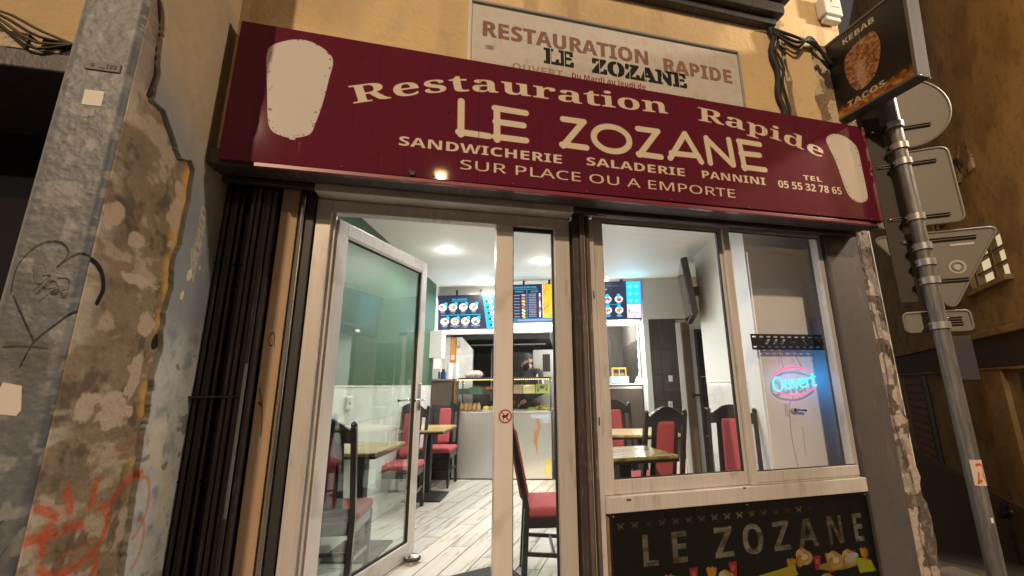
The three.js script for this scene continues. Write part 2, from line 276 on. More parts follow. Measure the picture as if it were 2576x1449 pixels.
// ------------------------------------------------------------------ left: stone pier that stands forward of the shop, with its graffiti
const PIER_F = 0.835, PIER_X = -1.24;
{
  const t = thing('stone_pier', 'scuffed stone pier with heart and orange spray graffiti left of the shop', 'pillar');
  // granite front, one sheet over x -1.47 .. -1.24
  const fx0 = -1.475, fx1 = -1.242, fy0 = 0.3, fy1 = 3.5;
  const front = canvasTex(360, 1920, (c, w, h) => {
    const im = c.createImageData(w, h);
    for (let y = 0; y < h; y++) for (let x = 0; x < w; x++) {
      const u = x / w, v = y / h, a = fbm(u * 0.2, v, 8, 22, 5, 301), b = fbm(u * 0.2, v, 70, 190, 3, 302), e = fbm(u * 0.2, v, 22, 60, 5, 303);
      let k = mix3([0.092, 0.103, 0.120], [0.140, 0.150, 0.168], b); k = mix3(k, [0.26, 0.26, 0.27], 0.75 * sm(0.54, 0.72, e)); k = mix3(k, [0.085, 0.08, 0.075], 0.6 * sm(0.5, 0.8, a));
      k = mix3(k, [0.34, 0.34, 0.35], 0.7 * sm(0.16, 0.06, u + 0.05 * (e - 0.5))); k = mix3(k, [0.36, 0.33, 0.28], 0.8 * sm(0.60, 0.68, fbm(u * 0.2, v, 30, 80, 4, 304)) * sm(0.9, 1.0, u));  // pale left edge is a highlight painted into the stone
      const i = (y * w + x) * 4; im.data[i] = s8(k[0]); im.data[i + 1] = s8(k[1]); im.data[i + 2] = s8(k[2]); im.data[i + 3] = 255;
    }
    c.putImageData(im, 0, 0);
    const X = (x) => (x - fx0) / (fx1 - fx0) * w, Y = (y) => (fy1 - y) / (fy1 - fy0) * h;
    const stroke = (pts, lw, s) => { c.strokeStyle = s; c.lineWidth = lw; c.lineCap = c.lineJoin = 'round'; c.beginPath(); pts.forEach((p, i) => { if (!i) return c.moveTo(X(p[0]), Y(p[1])); const q = pts[i - 1]; c.quadraticCurveTo(X(q[0]), Y(q[1]), X((p[0] + q[0]) / 2), Y((p[1] + q[1]) / 2)); if (i === pts.length - 1) c.lineTo(X(p[0]), Y(p[1])); }); c.stroke(); };
    const ink = 'rgba(14,10,18,0.95)';
    stroke([[-1.43, 1.70], [-1.436, 1.79], [-1.416, 1.845], [-1.379, 1.889], [-1.329, 1.896], [-1.299, 1.867], [-1.297, 1.837], [-1.320, 1.800]], 6, ink);
    stroke([[-1.318, 1.802], [-1.279, 1.850], [-1.25, 1.856], [-1.23, 1.836]], 6, ink);
    stroke([[-1.42, 1.69], [-1.389, 1.634], [-1.333, 1.538]], 6, ink); stroke([[-1.226, 1.667], [-1.276, 1.602], [-1.333, 1.538], [-1.343, 1.49], [-1.352, 1.45]], 6.5, ink);
    stroke([[-1.41, 1.515], [-1.36, 1.52], [-1.29, 1.512]], 4, 'rgba(14,10,18,0.6)');
    stroke([[-1.385, 1.785], [-1.372, 1.735], [-1.35, 1.738]], 3, ink); stroke([[-1.355, 1.765], [-1.325, 1.772], [-1.35, 1.715], [-1.31, 1.725]], 3, ink);
    stroke([[-1.36, 1.70], [-1.32, 1.765], [-1.29, 1.70], [-1.33, 1.70], [-1.275, 1.72]], 3.5, ink); stroke([[-1.37, 1.71], [-1.335, 1.765]], 3, ink); stroke([[-1.355, 1.70], [-1.32, 1.75]], 3, ink); stroke([[-1.31, 1.76], [-1.27, 1.76], [-1.275, 1.67], [-1.30, 1.735], [-1.345, 1.675]], 3, ink);
    for (let i = 0; i < 9; i++) stroke([[-1.45 + 0.16 * hash(i, 1, 5), 0.75 + 0.3 * hash(i, 2, 5)], [-1.43 + 0.16 * hash(i, 3, 5), 0.7 + 0.3 * hash(i, 4, 5)], [-1.40 + 0.16 * hash(i, 5, 5), 0.78 + 0.2 * hash(i, 6, 5)]], 3, i % 2 ? 'rgba(90,100,130,0.35)' : 'rgba(20,16,22,0.4)');
    stroke([[-1.305, 0.93], [-1.312, 0.88]], 22, 'rgba(10,9,14,0.9)');
  });
  const mFront = mat([1, 1, 1], 0.5, { map: front, bumpMap: rebump(speck, 1.3, 0.233, 3.2), bumpScale: 0.006 });
  const prof = new THREE.Shape(); prof.moveTo(-1.242, -0.1); prof.lineTo(-1.475, -0.1); prof.lineTo(-1.475, 0.78); prof.quadraticCurveTo(-1.472, 0.835, -1.43, PIER_F); prof.lineTo(-1.262, PIER_F); prof.quadraticCurveTo(-1.246, 0.832, -1.242, 0.81); prof.closePath();
  const mk = (y0, y1, uvfront) => {
    const g = new THREE.ExtrudeGeometry(prof, { depth: y1 - y0, bevelEnabled: false, steps: 1, curveSegments: 8 }).toNonIndexed(); g.rotateX(-Math.PI / 2); g.scale(1, 1, -1);
    const q = g.attributes.position, ix = []; for (let i = 0; i < q.count; i += 3) ix.push(i, i + 2, i + 1);
    const f = new Float32Array(q.count * 3), n = new Float32Array(q.count * 3); ix.forEach((s, k) => { f.set([q.getX(s), q.getY(s), q.getZ(s)], k * 3); });
    const h = new THREE.BufferGeometry(); h.setAttribute('position', new THREE.BufferAttribute(f, 3)); h.translate(0, y0, 0); h.computeVertexNormals(); metric(h);
    if (uvfront) { const p = h.attributes.position, uv = h.attributes.uv; for (let i = 0; i < p.count; i++) uv.setXY(i, (p.getX(i) - fx0) / (fx1 - fx0), (p.getY(i) - fy0) / (fy1 - fy0)); }
    return h;
  };
  part(t, 'granite_face', mk(fy0, fy1, true), mFront);
  part(t, 'granite_top', mk(fy1, 8, false), mat([0.15, 0.15, 0.16], 0.7, { bumpMap: speck, bumpScale: 0.008 }));
  part(t, 'granite_foot', mk(-0.1, fy0, false), mat([0.14, 0.14, 0.15], 0.7, { bumpMap: speck, bumpScale: 0.008 }));

  // return face towards the shop: bare brown stone, z 0 .. 0.83, drawn with x of the sheet running away from the street
  const sy0 = 0.3, sy1 = 3.5, sz1 = 0.83, sz0 = -0.1;
  const Z = (z, w) => (sz1 - z) / (sz1 - sz0) * w, YY = (y, h) => (sy1 - y) / (sy1 - sy0) * h;
  const noisy = (c, w, h, fn) => { const im = c.createImageData(w, h); for (let y = 0; y < h; y++) for (let x = 0; x < w; x++) { const k = fn(x / w, y / h, sz1 - (sz1 - sz0) * x / w, sy1 - (sy1 - sy0) * y / h), i = (y * w + x) * 4; im.data[i] = s8(k[0]); im.data[i + 1] = s8(k[1]); im.data[i + 2] = s8(k[2]); im.data[i + 3] = 255; } c.putImageData(im, 0, 0); };
  const spray = (c, w, h, pts, lw, a) => { for (const [k, al] of [[2.2, 0.10], [1.5, 0.2], [1, 0.75]]) { c.strokeStyle = `rgba(205,72,34,${al * a * 0.72})`; c.lineWidth = lw * k; c.lineCap = c.lineJoin = 'round'; c.beginPath(); pts.forEach((p, i) => i ? c.lineTo(Z(p[0], w), YY(p[1], h)) : c.moveTo(Z(p[0], w), YY(p[1], h))); c.stroke(); } };
  const arc = (cz, cy, rz, ry, a0, a1, n = 26) => Array.from({ length: n + 1 }, (_, i) => { const a = a0 + (a1 - a0) * i / n; return [cz - rz * Math.cos(a), cy + ry * Math.sin(a)]; });
  const drawing = (c, w, h) => {                                               // the orange sprayed sun
    spray(c, w, h, arc(0.60, 0.85, 0.155, 0.105, -2.6, 0.9), 15, 0.9); spray(c, w, h, [[0.735, 0.84], [0.755, 0.905], [0.71, 0.951], [0.80, 1.0]], 15, 0.9);
    for (const r of [[[0.653, 0.955], [0.69, 1.03]], [[0.558, 0.945], [0.553, 1.03]], [[0.45, 0.93], [0.39, 0.99], [0.33, 1.02]], [[0.83, 0.905], [0.70, 0.895]], [[0.66, 0.90], [0.585, 0.89]], [[0.47, 0.745], [0.455, 0.62]], [[0.62, 0.74], [0.66, 0.62]]]) spray(c, w, h, r, 17, 0.9);
    spray(c, w, h, arc(0.31, 0.88, 0.07, 0.12, 1.8, -1.6), 9, 0.55); spray(c, w, h, arc(0.29, 0.73, 0.06, 0.10, 1.6, -1.4), 9, 0.5); spray(c, w, h, [[0.48, 1.12], [0.34, 1.17]], 16, 0.25); spray(c, w, h, [[0.52, 0.82], [0.66, 0.80]], 12, 0.35);
  };
  const PALE = [[0.69, 1.32, 0.07, 0.055], [0.54, 1.29, 0.09, 0.075], [0.77, 2.03, 0.05, 0.05], [0.59, 1.98, 0.06, 0.05], [0.56, 1.825, 0.13, 0.022], [0.46, 1.40, 0.05, 0.1], [0.40, 2.2, 0.05, 0.16], [0.44, 1.66, 0.06, 0.06], [0.80, 2.5, 0.03, 0.12]];
  const stone = canvasTex(560, 1920, (c, w, h) => {
    noisy(c, w, h, (u, v, z, y) => {
      const a = fbm(u * 0.3, v, 9, 9, 5, 311), b = fbm(u * 0.3, v, 120, 100, 3, 312), e = fbm(u * 0.3, v, 20, 34, 4, 313), f = fbm(u * 0.3, v, 36, 30, 4, 314);
      let k = mix3([0.20, 0.145, 0.085], [0.34, 0.25, 0.155], 0.5 * b + 0.5 * a); const w1 = fbm(u * 0.3, v, 70, 72, 3, 316), w2 = fbm(u * 0.3, v, 24, 52, 5, 317);
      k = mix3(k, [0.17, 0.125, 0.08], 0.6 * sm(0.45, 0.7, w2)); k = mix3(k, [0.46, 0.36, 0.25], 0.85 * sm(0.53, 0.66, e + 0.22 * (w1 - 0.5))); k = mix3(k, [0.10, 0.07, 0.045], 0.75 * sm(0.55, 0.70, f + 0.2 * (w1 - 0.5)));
      { const ez = 0.355 + 0.02 * (noise(y * 5, 3, 7) - 0.5); k = mix3(k, [0.72, 0.40, 0.075], sm(0.075, 0.0, Math.abs(z - ez) + 0.07 * (w2 - 0.35)) * sm(2.5, 2.42, y) * sm(0.85, 1.25, y) * sm(0.62, 0.46, fbm(u * 0.3, v, 8, 22, 4, 318) + 0.12 * sm(1.75, 1.3, y)) * 0.9); }  // lamplit plaster edge painted into the colour as an orange band
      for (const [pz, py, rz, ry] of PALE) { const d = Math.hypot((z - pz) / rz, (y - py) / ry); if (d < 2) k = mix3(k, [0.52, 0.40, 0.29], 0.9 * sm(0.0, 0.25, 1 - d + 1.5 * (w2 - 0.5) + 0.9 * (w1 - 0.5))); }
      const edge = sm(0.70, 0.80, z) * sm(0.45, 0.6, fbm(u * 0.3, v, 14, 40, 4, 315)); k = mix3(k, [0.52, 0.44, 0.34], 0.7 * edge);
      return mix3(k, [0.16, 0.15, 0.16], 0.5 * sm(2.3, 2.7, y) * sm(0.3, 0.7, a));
    });
    c.fillStyle = 'rgba(18,13,10,0.9)'; c.beginPath(); c.ellipse(Z(0.36, w), YY(1.585, h), 16, 24, 0.4, 0, 7); c.fill();
    c.strokeStyle = 'rgba(14,10,16,0.95)'; c.lineCap = 'round'; c.lineWidth = 12; c.beginPath(); c.moveTo(Z(0.83, w), YY(1.84, h)); c.quadraticCurveTo(Z(0.745, w), YY(1.83, h), Z(0.73, w), YY(1.74, h)); c.lineTo(Z(0.745, w), YY(1.69, h)); c.stroke();
    drawing(c, w, h);
  });
  const uvSide = (g) => { const p = g.attributes.position, uv = g.attributes.uv; for (let i = 0; i < p.count; i++) uv.setXY(i, (sz1 - p.getZ(i)) / (sz1 - sz0), (p.getY(i) - sy0) / (sy1 - sy0)); return g; };
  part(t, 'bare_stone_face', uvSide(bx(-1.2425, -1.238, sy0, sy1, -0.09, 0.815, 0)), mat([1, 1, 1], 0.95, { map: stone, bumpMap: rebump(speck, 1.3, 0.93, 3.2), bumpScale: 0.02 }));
  // the painted render still in place nearer the shop: a real layer, 22 mm thick, with a ragged edge
  const coat = canvasTex(560, 1920, (c, w, h) => {
    noisy(c, w, h, (u, v, z, y) => {
      const a = fbm(u * 0.3, v, 7, 9, 5, 321), b = fbm(u * 0.3, v, 60, 60, 3, 322), e = fbm(u * 0.3, v, 34, 36, 5, 323), f = fbm(u * 0.3, v, 26, 12, 4, 324), low = sm(1.78, 1.45, y);
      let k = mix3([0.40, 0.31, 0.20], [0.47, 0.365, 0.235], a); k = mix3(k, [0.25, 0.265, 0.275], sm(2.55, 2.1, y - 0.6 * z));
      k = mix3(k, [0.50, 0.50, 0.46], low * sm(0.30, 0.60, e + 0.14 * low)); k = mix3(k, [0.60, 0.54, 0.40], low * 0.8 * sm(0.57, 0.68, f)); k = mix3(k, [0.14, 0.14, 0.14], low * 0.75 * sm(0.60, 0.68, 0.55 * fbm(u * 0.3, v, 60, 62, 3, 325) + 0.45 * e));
      return k.map((q) => q * (0.9 + 0.2 * b));
    });
    c.strokeStyle = 'rgba(205,180,140,0.75)'; c.lineWidth = 3; c.lineCap = 'round';                                      // a scratched tag running down
    let y = 2.29; for (const s of ['0', '0', '1', '4', '0', 'g', 's', 'z']) { c.save(); c.translate(Z(0.22, w), YY(y, h)); c.rotate(1.4); c.scale(1.5, 0.9); c.font = 'italic 52px sans-serif'; c.strokeText(s, -12, 14); c.restore(); y -= 0.05; }
    c.fillStyle = 'rgba(225,205,160,0.9)'; for (const [z, yy, r] of [[0.24, 1.93, 12], [0.27, 1.82, 9], [0.16, 1.99, 5]]) { c.beginPath(); c.ellipse(Z(z, w), YY(yy, h), r, r * 1.6, 0.3, 0, 7); c.fill(); }
    drawing(c, w, h);
  });
  const edge = [[0.80, 3.5], [0.789, 3.028], [0.746, 2.913], [0.74, 2.824], [0.718, 2.731], [0.719, 2.58], [0.638, 2.589], [0.535, 2.502], [0.47, 2.447], [0.386, 2.483], [0.348, 2.449], [0.335, 2.292], [0.342, 2.069], [0.369, 1.97], [0.341, 1.832], [0.368, 1.715], [0.336, 1.563], [0.358, 1.401], [0.34, 1.255], [0.353, 1.165], [0.331, 1.007], [0.32, 0.848], [0.322, 0.734], [0.311, 0.62], [0.30, 0.3]];
  const pts = []; edge.forEach((p, i) => { pts.push(p); const q = edge[i + 1]; if (q) for (let k = 1; k < 6; k++) pts.push([p[0] + (q[0] - p[0]) * k / 6 + 0.014 * (rnd() - 0.5), p[1] + (q[1] - p[1]) * k / 6]); });
  pts.push([0.0, 0.3], [0.0, 3.5]);
  const g = extrude(pts.map((p) => [-p[0], p[1]]), 0.02, 0.003); g.rotateY(Math.PI / 2); g.translate(-1.2375, 0, 0);   // shape x becomes -z
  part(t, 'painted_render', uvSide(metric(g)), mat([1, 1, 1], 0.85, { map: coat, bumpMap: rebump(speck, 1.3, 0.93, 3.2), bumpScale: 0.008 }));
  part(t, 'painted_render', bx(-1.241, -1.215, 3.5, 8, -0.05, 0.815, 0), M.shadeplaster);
  part(t, 'crack', metric(tube([V(-1.236, 3.05, 0.80), V(-1.236, 2.92, 0.745), V(-1.236, 2.80, 0.735), V(-1.236, 2.70, 0.715), V(-1.236, 2.59, 0.73)], 0.008, 30, 5)), M.cable);
  const plate = part(t, 'number_plate', bx(-1.392, -1.276, 2.609, 2.648, PIER_F - 0.003, PIER_F + 0.006, 0.002), mat([0.14, 0.138, 0.135], 0.6, { metalness: 0.2 }));
  parts(plate, 'stamped_mark', [bx(-1.372, -1.362, 2.622, 2.636, 0.84, 0.8425, 0), bx(-1.345, -1.325, 2.618, 2.622, 0.84, 0.8425, 0), bx(-1.32, -1.316, 2.618, 2.64, 0.84, 0.8425, 0), bx(-1.31, -1.302, 2.62, 2.638, 0.84, 0.8425, 0), bx(-1.296, -1.288, 2.62, 2.638, 0.84, 0.8425, 0)], mat([0.035, 0.035, 0.035], 0.6));
  part(t, 'sticker', bx(-1.373, -1.310, 2.453, 2.519, PIER_F - 0.002, PIER_F + 0.002, 0), mat([0.72, 0.68, 0.63], 0.6), 'blank white sticker below the number plate');
  parts(t, 'sticker', [bx(-1.36, -1.342, 2.40, 2.436, PIER_F - 0.002, PIER_F + 0.002, 0), bx(-1.341, -1.325, 2.406, 2.438, PIER_F - 0.002, PIER_F + 0.0015, 0)], mat([0.30, 0.30, 0.29], 0.6), 'torn grey sticker remains');
  const st = extrude([[-1.40, 1.30], [-1.385, 1.40], [-1.332, 1.388], [-1.318, 1.31], [-1.326, 1.292], [-1.37, 1.298]], 0.002); st.translate(0, 0, PIER_F); part(t, 'sticker', metric(st), mat([0.66, 0.60, 0.55], 0.6), 'torn white paper below the heart');
}
// neighbour on the far left
{
  const t = thing('neighbouring_building', 'tan neighbouring building with a dark doorway at the far left', 'building');
  part(t, 'wall', bx(-7, -1.478, 2.72, 8.5, 0.45, 0.72, 0), M.stucco);
  part(t, 'lintel', bx(-7, -1.478, 2.63, 2.72, 0.1, 0.76, 0.01), M.painted);
  part(t, 'side_pier', bx(-7, -3.4, -0.1, 2.63, 0.3, 0.7, 0.01), M.rubble);
  const d = part(t, 'door', bx(-3.4, -1.478, -0.1, 2.63, 0.12, 0.2, 0), phys([0.012, 0.009, 0.012], 0.08, { clearcoat: 0.5 }), 'dark glazed door in shadow');
  part(d, 'trim', bx(-1.665, -1.655, 0.2, 2.5, 0.2, 0.205, 0), M.chrome);  // bright reflection in the door glass, put in as a thin strip
  part(t, 'ragged_ledge', (() => { const l = []; for (let i = 0; i < 26; i++) l.push(bx(-3 + i * 0.058, -2.93 + i * 0.058, 2.712, 2.74 + 0.05 * rnd(), 0.715, 0.74 + 0.03 * rnd(), 0.006)); return l; })(), M.rubble);
}
for (let i = 0; i < 4; i++) one('cable', ['slack brown cable sagging lowest over the dark doorway', 'brown cable curling up over the doorway wall', 'thin black cable looped above the doorway ledge', 'frayed cable end hanging at the stone pier'][i], 'cable',
  tube([V(-2.9, 2.98 + i * 0.07, 0.76), V(-2.2, 2.95 + i * 0.08, 0.79 + i * 0.01), V(-1.9, 2.86 + i * 0.03, 0.79), V(-1.72, 2.84 - i * 0.02, 0.80), V(-1.62, 2.80 - i * 0.03, 0.78), V(-1.5, 2.76, 0.77)], 0.006, 40, 6), i % 2 ? M.cable : mat([0.10, 0.065, 0.045], 0.7));

// ------------------------------------------------------------------ the folded metal shutter, plywood strip and steel post left of the door
{
  const t = thing('folding_shutter', 'black folding metal shutter packed beside the doorway', 'shutter');
  const ribs = [-1.232, -1.205, -1.182, -1.16, -1.135];
  ribs.forEach((x, i) => part(t, 'slat', bx(x, x + 0.019, 0.02, 2.53, -0.055, 0.02 + 0.012 * (i % 2), 0.005), M.shadedpaint));
  part(t, 'back_panel', bx(-1.234, -0.925, 0.01, 2.535, -0.06, -0.03, 0), M.black);
  [-1.075, -1.04, -1.012, -0.985, -0.958].forEach((x, i) => part(t, 'slat', bx(x, x + 0.022, 0.02, 2.52 - i * 0.004, -0.028, 0.035 + 0.014 * (i % 2) + i * 0.006, 0.005), M.painted));
  part(t, 'cross_bar', bx(-1.234, -0.945, 1.325, 1.338, -0.01, 0.062, 0.004), M.iron);
  for (const y of [2.05, 0.92]) parts(t, 'rivet', [0, 1, 2, 3, 4, 5, 6, 7, 8].map((i) => bx(-1.22 + i * 0.032, -1.212 + i * 0.032, y, y + 0.008, -0.03, 0.038, 0.002)), M.iron);
  part(t, 'grey_strip', bx(-0.972, -0.958, 0.75, 1.5, 0.075, 0.079, 0.001), mat([0.30, 0.31, 0.32], 0.6));
}
{
  const scr = canvasTex(128, 1024, (c, w, h) => {
    const im = c.createImageData(w, h); for (let y = 0; y < h; y++) for (let x = 0; x < w; x++) { const a = fbm(x / w * 0.1, y / h, 8, 8, 5, 331), k = mix3([0.36, 0.245, 0.15], [0.45, 0.32, 0.21], a), i = (y * w + x) * 4; im.data[i] = s8(k[0]); im.data[i + 1] = s8(k[1]); im.data[i + 2] = s8(k[2]); im.data[i + 3] = 255; } c.putImageData(im, 0, 0);
    c.strokeStyle = 'rgba(60,48,44,0.85)'; c.lineWidth = 4; c.beginPath(); c.moveTo(34, 366); c.bezierCurveTo(50, 340, 78, 350, 70, 372); c.bezierCurveTo(60, 386, 40, 380, 30, 362); c.moveTo(70, 350); c.lineTo(84, 384); c.stroke();
    c.lineWidth = 7; c.beginPath(); c.moveTo(14, 470); c.bezierCurveTo(50, 500, 60, 520, 66, 570); c.moveTo(20, 500); c.lineTo(46, 506); c.stroke();
  });
  const g = bx(-0.918, -0.826, 0.05, 2.535, -0.055, 0.03, 0.003), p = g.attributes.position, uv = g.attributes.uv; for (let i = 0; i < p.count; i++) uv.setXY(i, (p.getX(i) + 0.918) / 0.092, p.getY(i) / 2.54);
  one('wall_strip', 'narrow ochre painted board with scribbles between shutter and steel post', 'board', g, mat([1, 1, 1], 0.75, { map: scr, bumpMap: rebump(fine, 0.35, 0.092, 2.54), bumpScale: 0.001 }));
  const t = thing('steel_post', 'polished round steel post left of the door frame', 'post', [-0.802, 0, 0.03]);
  part(t, 'tube', bar(V(0, 0, 0), V(0, 2.5, 0), 0.014, 0.014, 20), M.chrome); part(t, 'channel', bx(0.014, 0.062, 0, 2.535, -0.08, -0.01, 0.003), M.iron);
}

// ------------------------------------------------------------------ door
const FRM = 0.0;
{
  const t = thing('shop_door', 'open glazed aluminium shop door with narrow side light', 'door');
  const f = part(t, 'frame', [bx(-0.735, -0.648, 0.05, 2.50, -0.075, FRM, 0.004), bx(-0.648, -0.628, 0.1, 2.425, -0.07, -0.03, 0.002), bx(-0.648, 0.873, 2.424, 2.50, -0.075, FRM - 0.002, 0.004), bx(0.766, 0.873, 0.05, 2.424, -0.075, FRM, 0.004), bx(0.478, 0.766, 0.05, 0.26, -0.07, FRM - 0.003, 0.004), bx(-0.70, 0.44, 0.05, 0.145, -0.09, 0.02, 0.004)], M.alu);
  const mu = part(t, 'mullion', bx(0.366, 0.477, 0.145, 2.424, -0.08, FRM + 0.006, 0.005), M.alupale);
  const pic = canvasTex(256, 256, (c) => {
    c.fillStyle = '#d9cfc2'; c.beginPath(); c.arc(128, 128, 126, 0, 7); c.fill(); c.strokeStyle = '#a8232b'; c.lineWidth = 24; c.beginPath(); c.arc(128, 128, 112, 0, 7); c.stroke();
    c.fillStyle = '#120c0c'; c.beginPath(); [[66, 120], [80, 108], [130, 104], [160, 88], [164, 62], [174, 76], [186, 78], [200, 96], [194, 102], [178, 104], [170, 126], [162, 150], [172, 196], [158, 196], [146, 160], [110, 152], [104, 172], [92, 200], [78, 200], [86, 160], [78, 140], [62, 150]].forEach((p, i) => i ? c.lineTo(p[0], p[1]) : c.moveTo(p[0], p[1])); c.fill();
    c.strokeStyle = '#a8232b'; c.lineWidth = 20; c.beginPath(); c.moveTo(50, 50); c.lineTo(206, 206); c.stroke();
  });
  const d = new THREE.CylinderGeometry(0.041, 0.041, 0.0016, 40); d.rotateX(Math.PI / 2); d.translate(0.431, 1.19, FRM + 0.0075);
  { const p = d.attributes.position, uv = d.attributes.uv; for (let i = 0; i < p.count; i++) uv.setXY(i, (p.getX(i) - 0.390) / 0.082, (p.getY(i) - 1.149) / 0.082); }
  part(mu, 'no_dogs_sticker', d, mat([1, 1, 1], 0.5, { map: pic }), 'round red and white no dogs sticker');
  const sl = part(t, 'side_light', bx(0.487, 0.757, 0.268, 2.402, -0.05, -0.044, 0), M.clear);
  parts(sl, 'gasket', [bx(0.478, 0.488, 0.26, 2.424, -0.06, -0.035, 0.001), bx(0.756, 0.766, 0.26, 2.424, -0.06, -0.035, 0.001), bx(0.488, 0.756, 2.40, 2.424, -0.06, -0.035, 0.001)], M.gasket);
  // the leaf, swung into the shop
  const leaf = new THREE.Group(); leaf.name = 'leaf'; leaf.position.set(-0.632, 0.155, -0.066); leaf.rotation.y = 60.6 * Math.PI / 180; t.add(leaf);
  const W = 1.062, Hh = 2.245, s = 0.082;
  part(leaf, 'leaf_frame', [bx(0, s, 0, Hh, -0.028, 0.024, 0.004), bx(W - s * 0.92, W, 0, Hh, -0.028, 0.024, 0.004), bx(s, W - s * 0.92, Hh - s * 1.05, Hh, -0.0275, 0.0235, 0.004), bx(s, W - s * 0.92, 0, s * 1.3, -0.0275, 0.0235, 0.004), bx(s, s + 0.012, s * 1.3, Hh - s, -0.012, 0.02, 0.002), bx(s + 0.012, W - s, Hh - s - 0.016, Hh - s, -0.012, 0.018, 0.002)], M.alupale);
  part(leaf, 'glass', bx(s + 0.004, W - s - 0.004, s * 1.3, Hh - s, -0.004, 0.003, 0), M.leafglass);
  parts(leaf, 'gasket', [bx(W - s * 0.92 - 0.012, W - s * 0.92, s * 1.3, Hh - s, -0.01, 0.012, 0.001), bx(s + 0.012, W - s, Hh - s - 0.024, Hh - s - 0.016, -0.01, 0.01, 0.001), bx(s + 0.012, W - s, s * 1.3, s * 1.3 + 0.01, -0.01, 0.012, 0.001)], M.gasket);
  part(leaf, 'handle', [bx(W - 0.055, W - 0.02, 1.03, 1.24, 0.024, 0.032, 0.003), metric(bar(V(W - 0.037, 1.115, 0.03), V(W - 0.037, 1.115, 0.075), 0.011)), metric(tube([V(W - 0.037, 1.115, 0.072), V(W - 0.08, 1.117, 0.075), V(W - 0.17, 1.112, 0.072)], 0.010, 12, 10)), bx(W - 0.055, W - 0.02, 1.03, 1.24, -0.036, -0.028, 0.003), metric(tube([V(W - 0.037, 1.115, -0.03), V(W - 0.04, 1.115, -0.07), V(W - 0.17, 1.112, -0.072)], 0.010, 12, 10))], M.chrome);
  part(leaf, 'lock', [metric(bar(V(W - 0.037, 1.06, 0.024), V(W - 0.037, 1.06, 0.036), 0.012))], M.iron);
}
{
  const t = thing('door_stop', 'half round steel door stop on the floor by the open door', 'door stop', [-0.095, 0.15, -0.845]);
  const g = new THREE.SphereGeometry(0.052, 24, 10, 0, Math.PI * 2, 0, Math.PI / 2); g.scale(1, 0.55, 1); g.translate(0, 0.032, 0); part(t, 'dome', g, M.chrome);
  part(t, 'rubber_ring', (() => { const q = new THREE.TorusGeometry(0.05, 0.011, 8, 28); q.rotateX(Math.PI / 2); q.translate(0, 0.03, 0); return q; })(), M.gasket); part(t, 'foot', bar(V(0, 0, 0), V(0, 0.03, 0), 0.03), M.chrome);
}
one('door_mat', 'dark rubber mat just inside the doorway', 'mat', (() => { const g = bx(-0.28, 0.28, 0.151, 0.16, -0.22, 0.22, 0.003); g.rotateY(0.28); g.translate(0.335, 0, -0.36); return metric(g); })(), M.gasket);

// channels between door and window
{
  const t = thing('shutter_rails', 'tall dark roller shutter channels between door and window', 'shutter rail');
  part(t, 'recess', bx(0.875, 1.03, 0.0, 2.52, -0.14, -0.07, 0), M.black);
  part(t, 'channel', [bx(0.888, 0.93, 0.0, 2.535, -0.07, 0.03, 0.004)], M.painted); part(t, 'channel', [bx(0.932, 0.956, 0.0, 2.54, -0.07, 0.055, 0.003)], M.paintedgrey);
  part(t, 'guide', [bx(0.957, 0.978, 0.0, 2.56, -0.05, 0.05, 0.002)], M.iron); part(t, 'channel', [bx(0.985, 1.008, 0.0, 2.53, -0.07, 0.035, 0.003)], M.paintedgrey);
  part(t, 'guide_edge', bx(0.961, 0.964, 0.05, 2.56, 0.05, 0.053, 0), mat([0.45, 0.36, 0.22], 0.4));
}
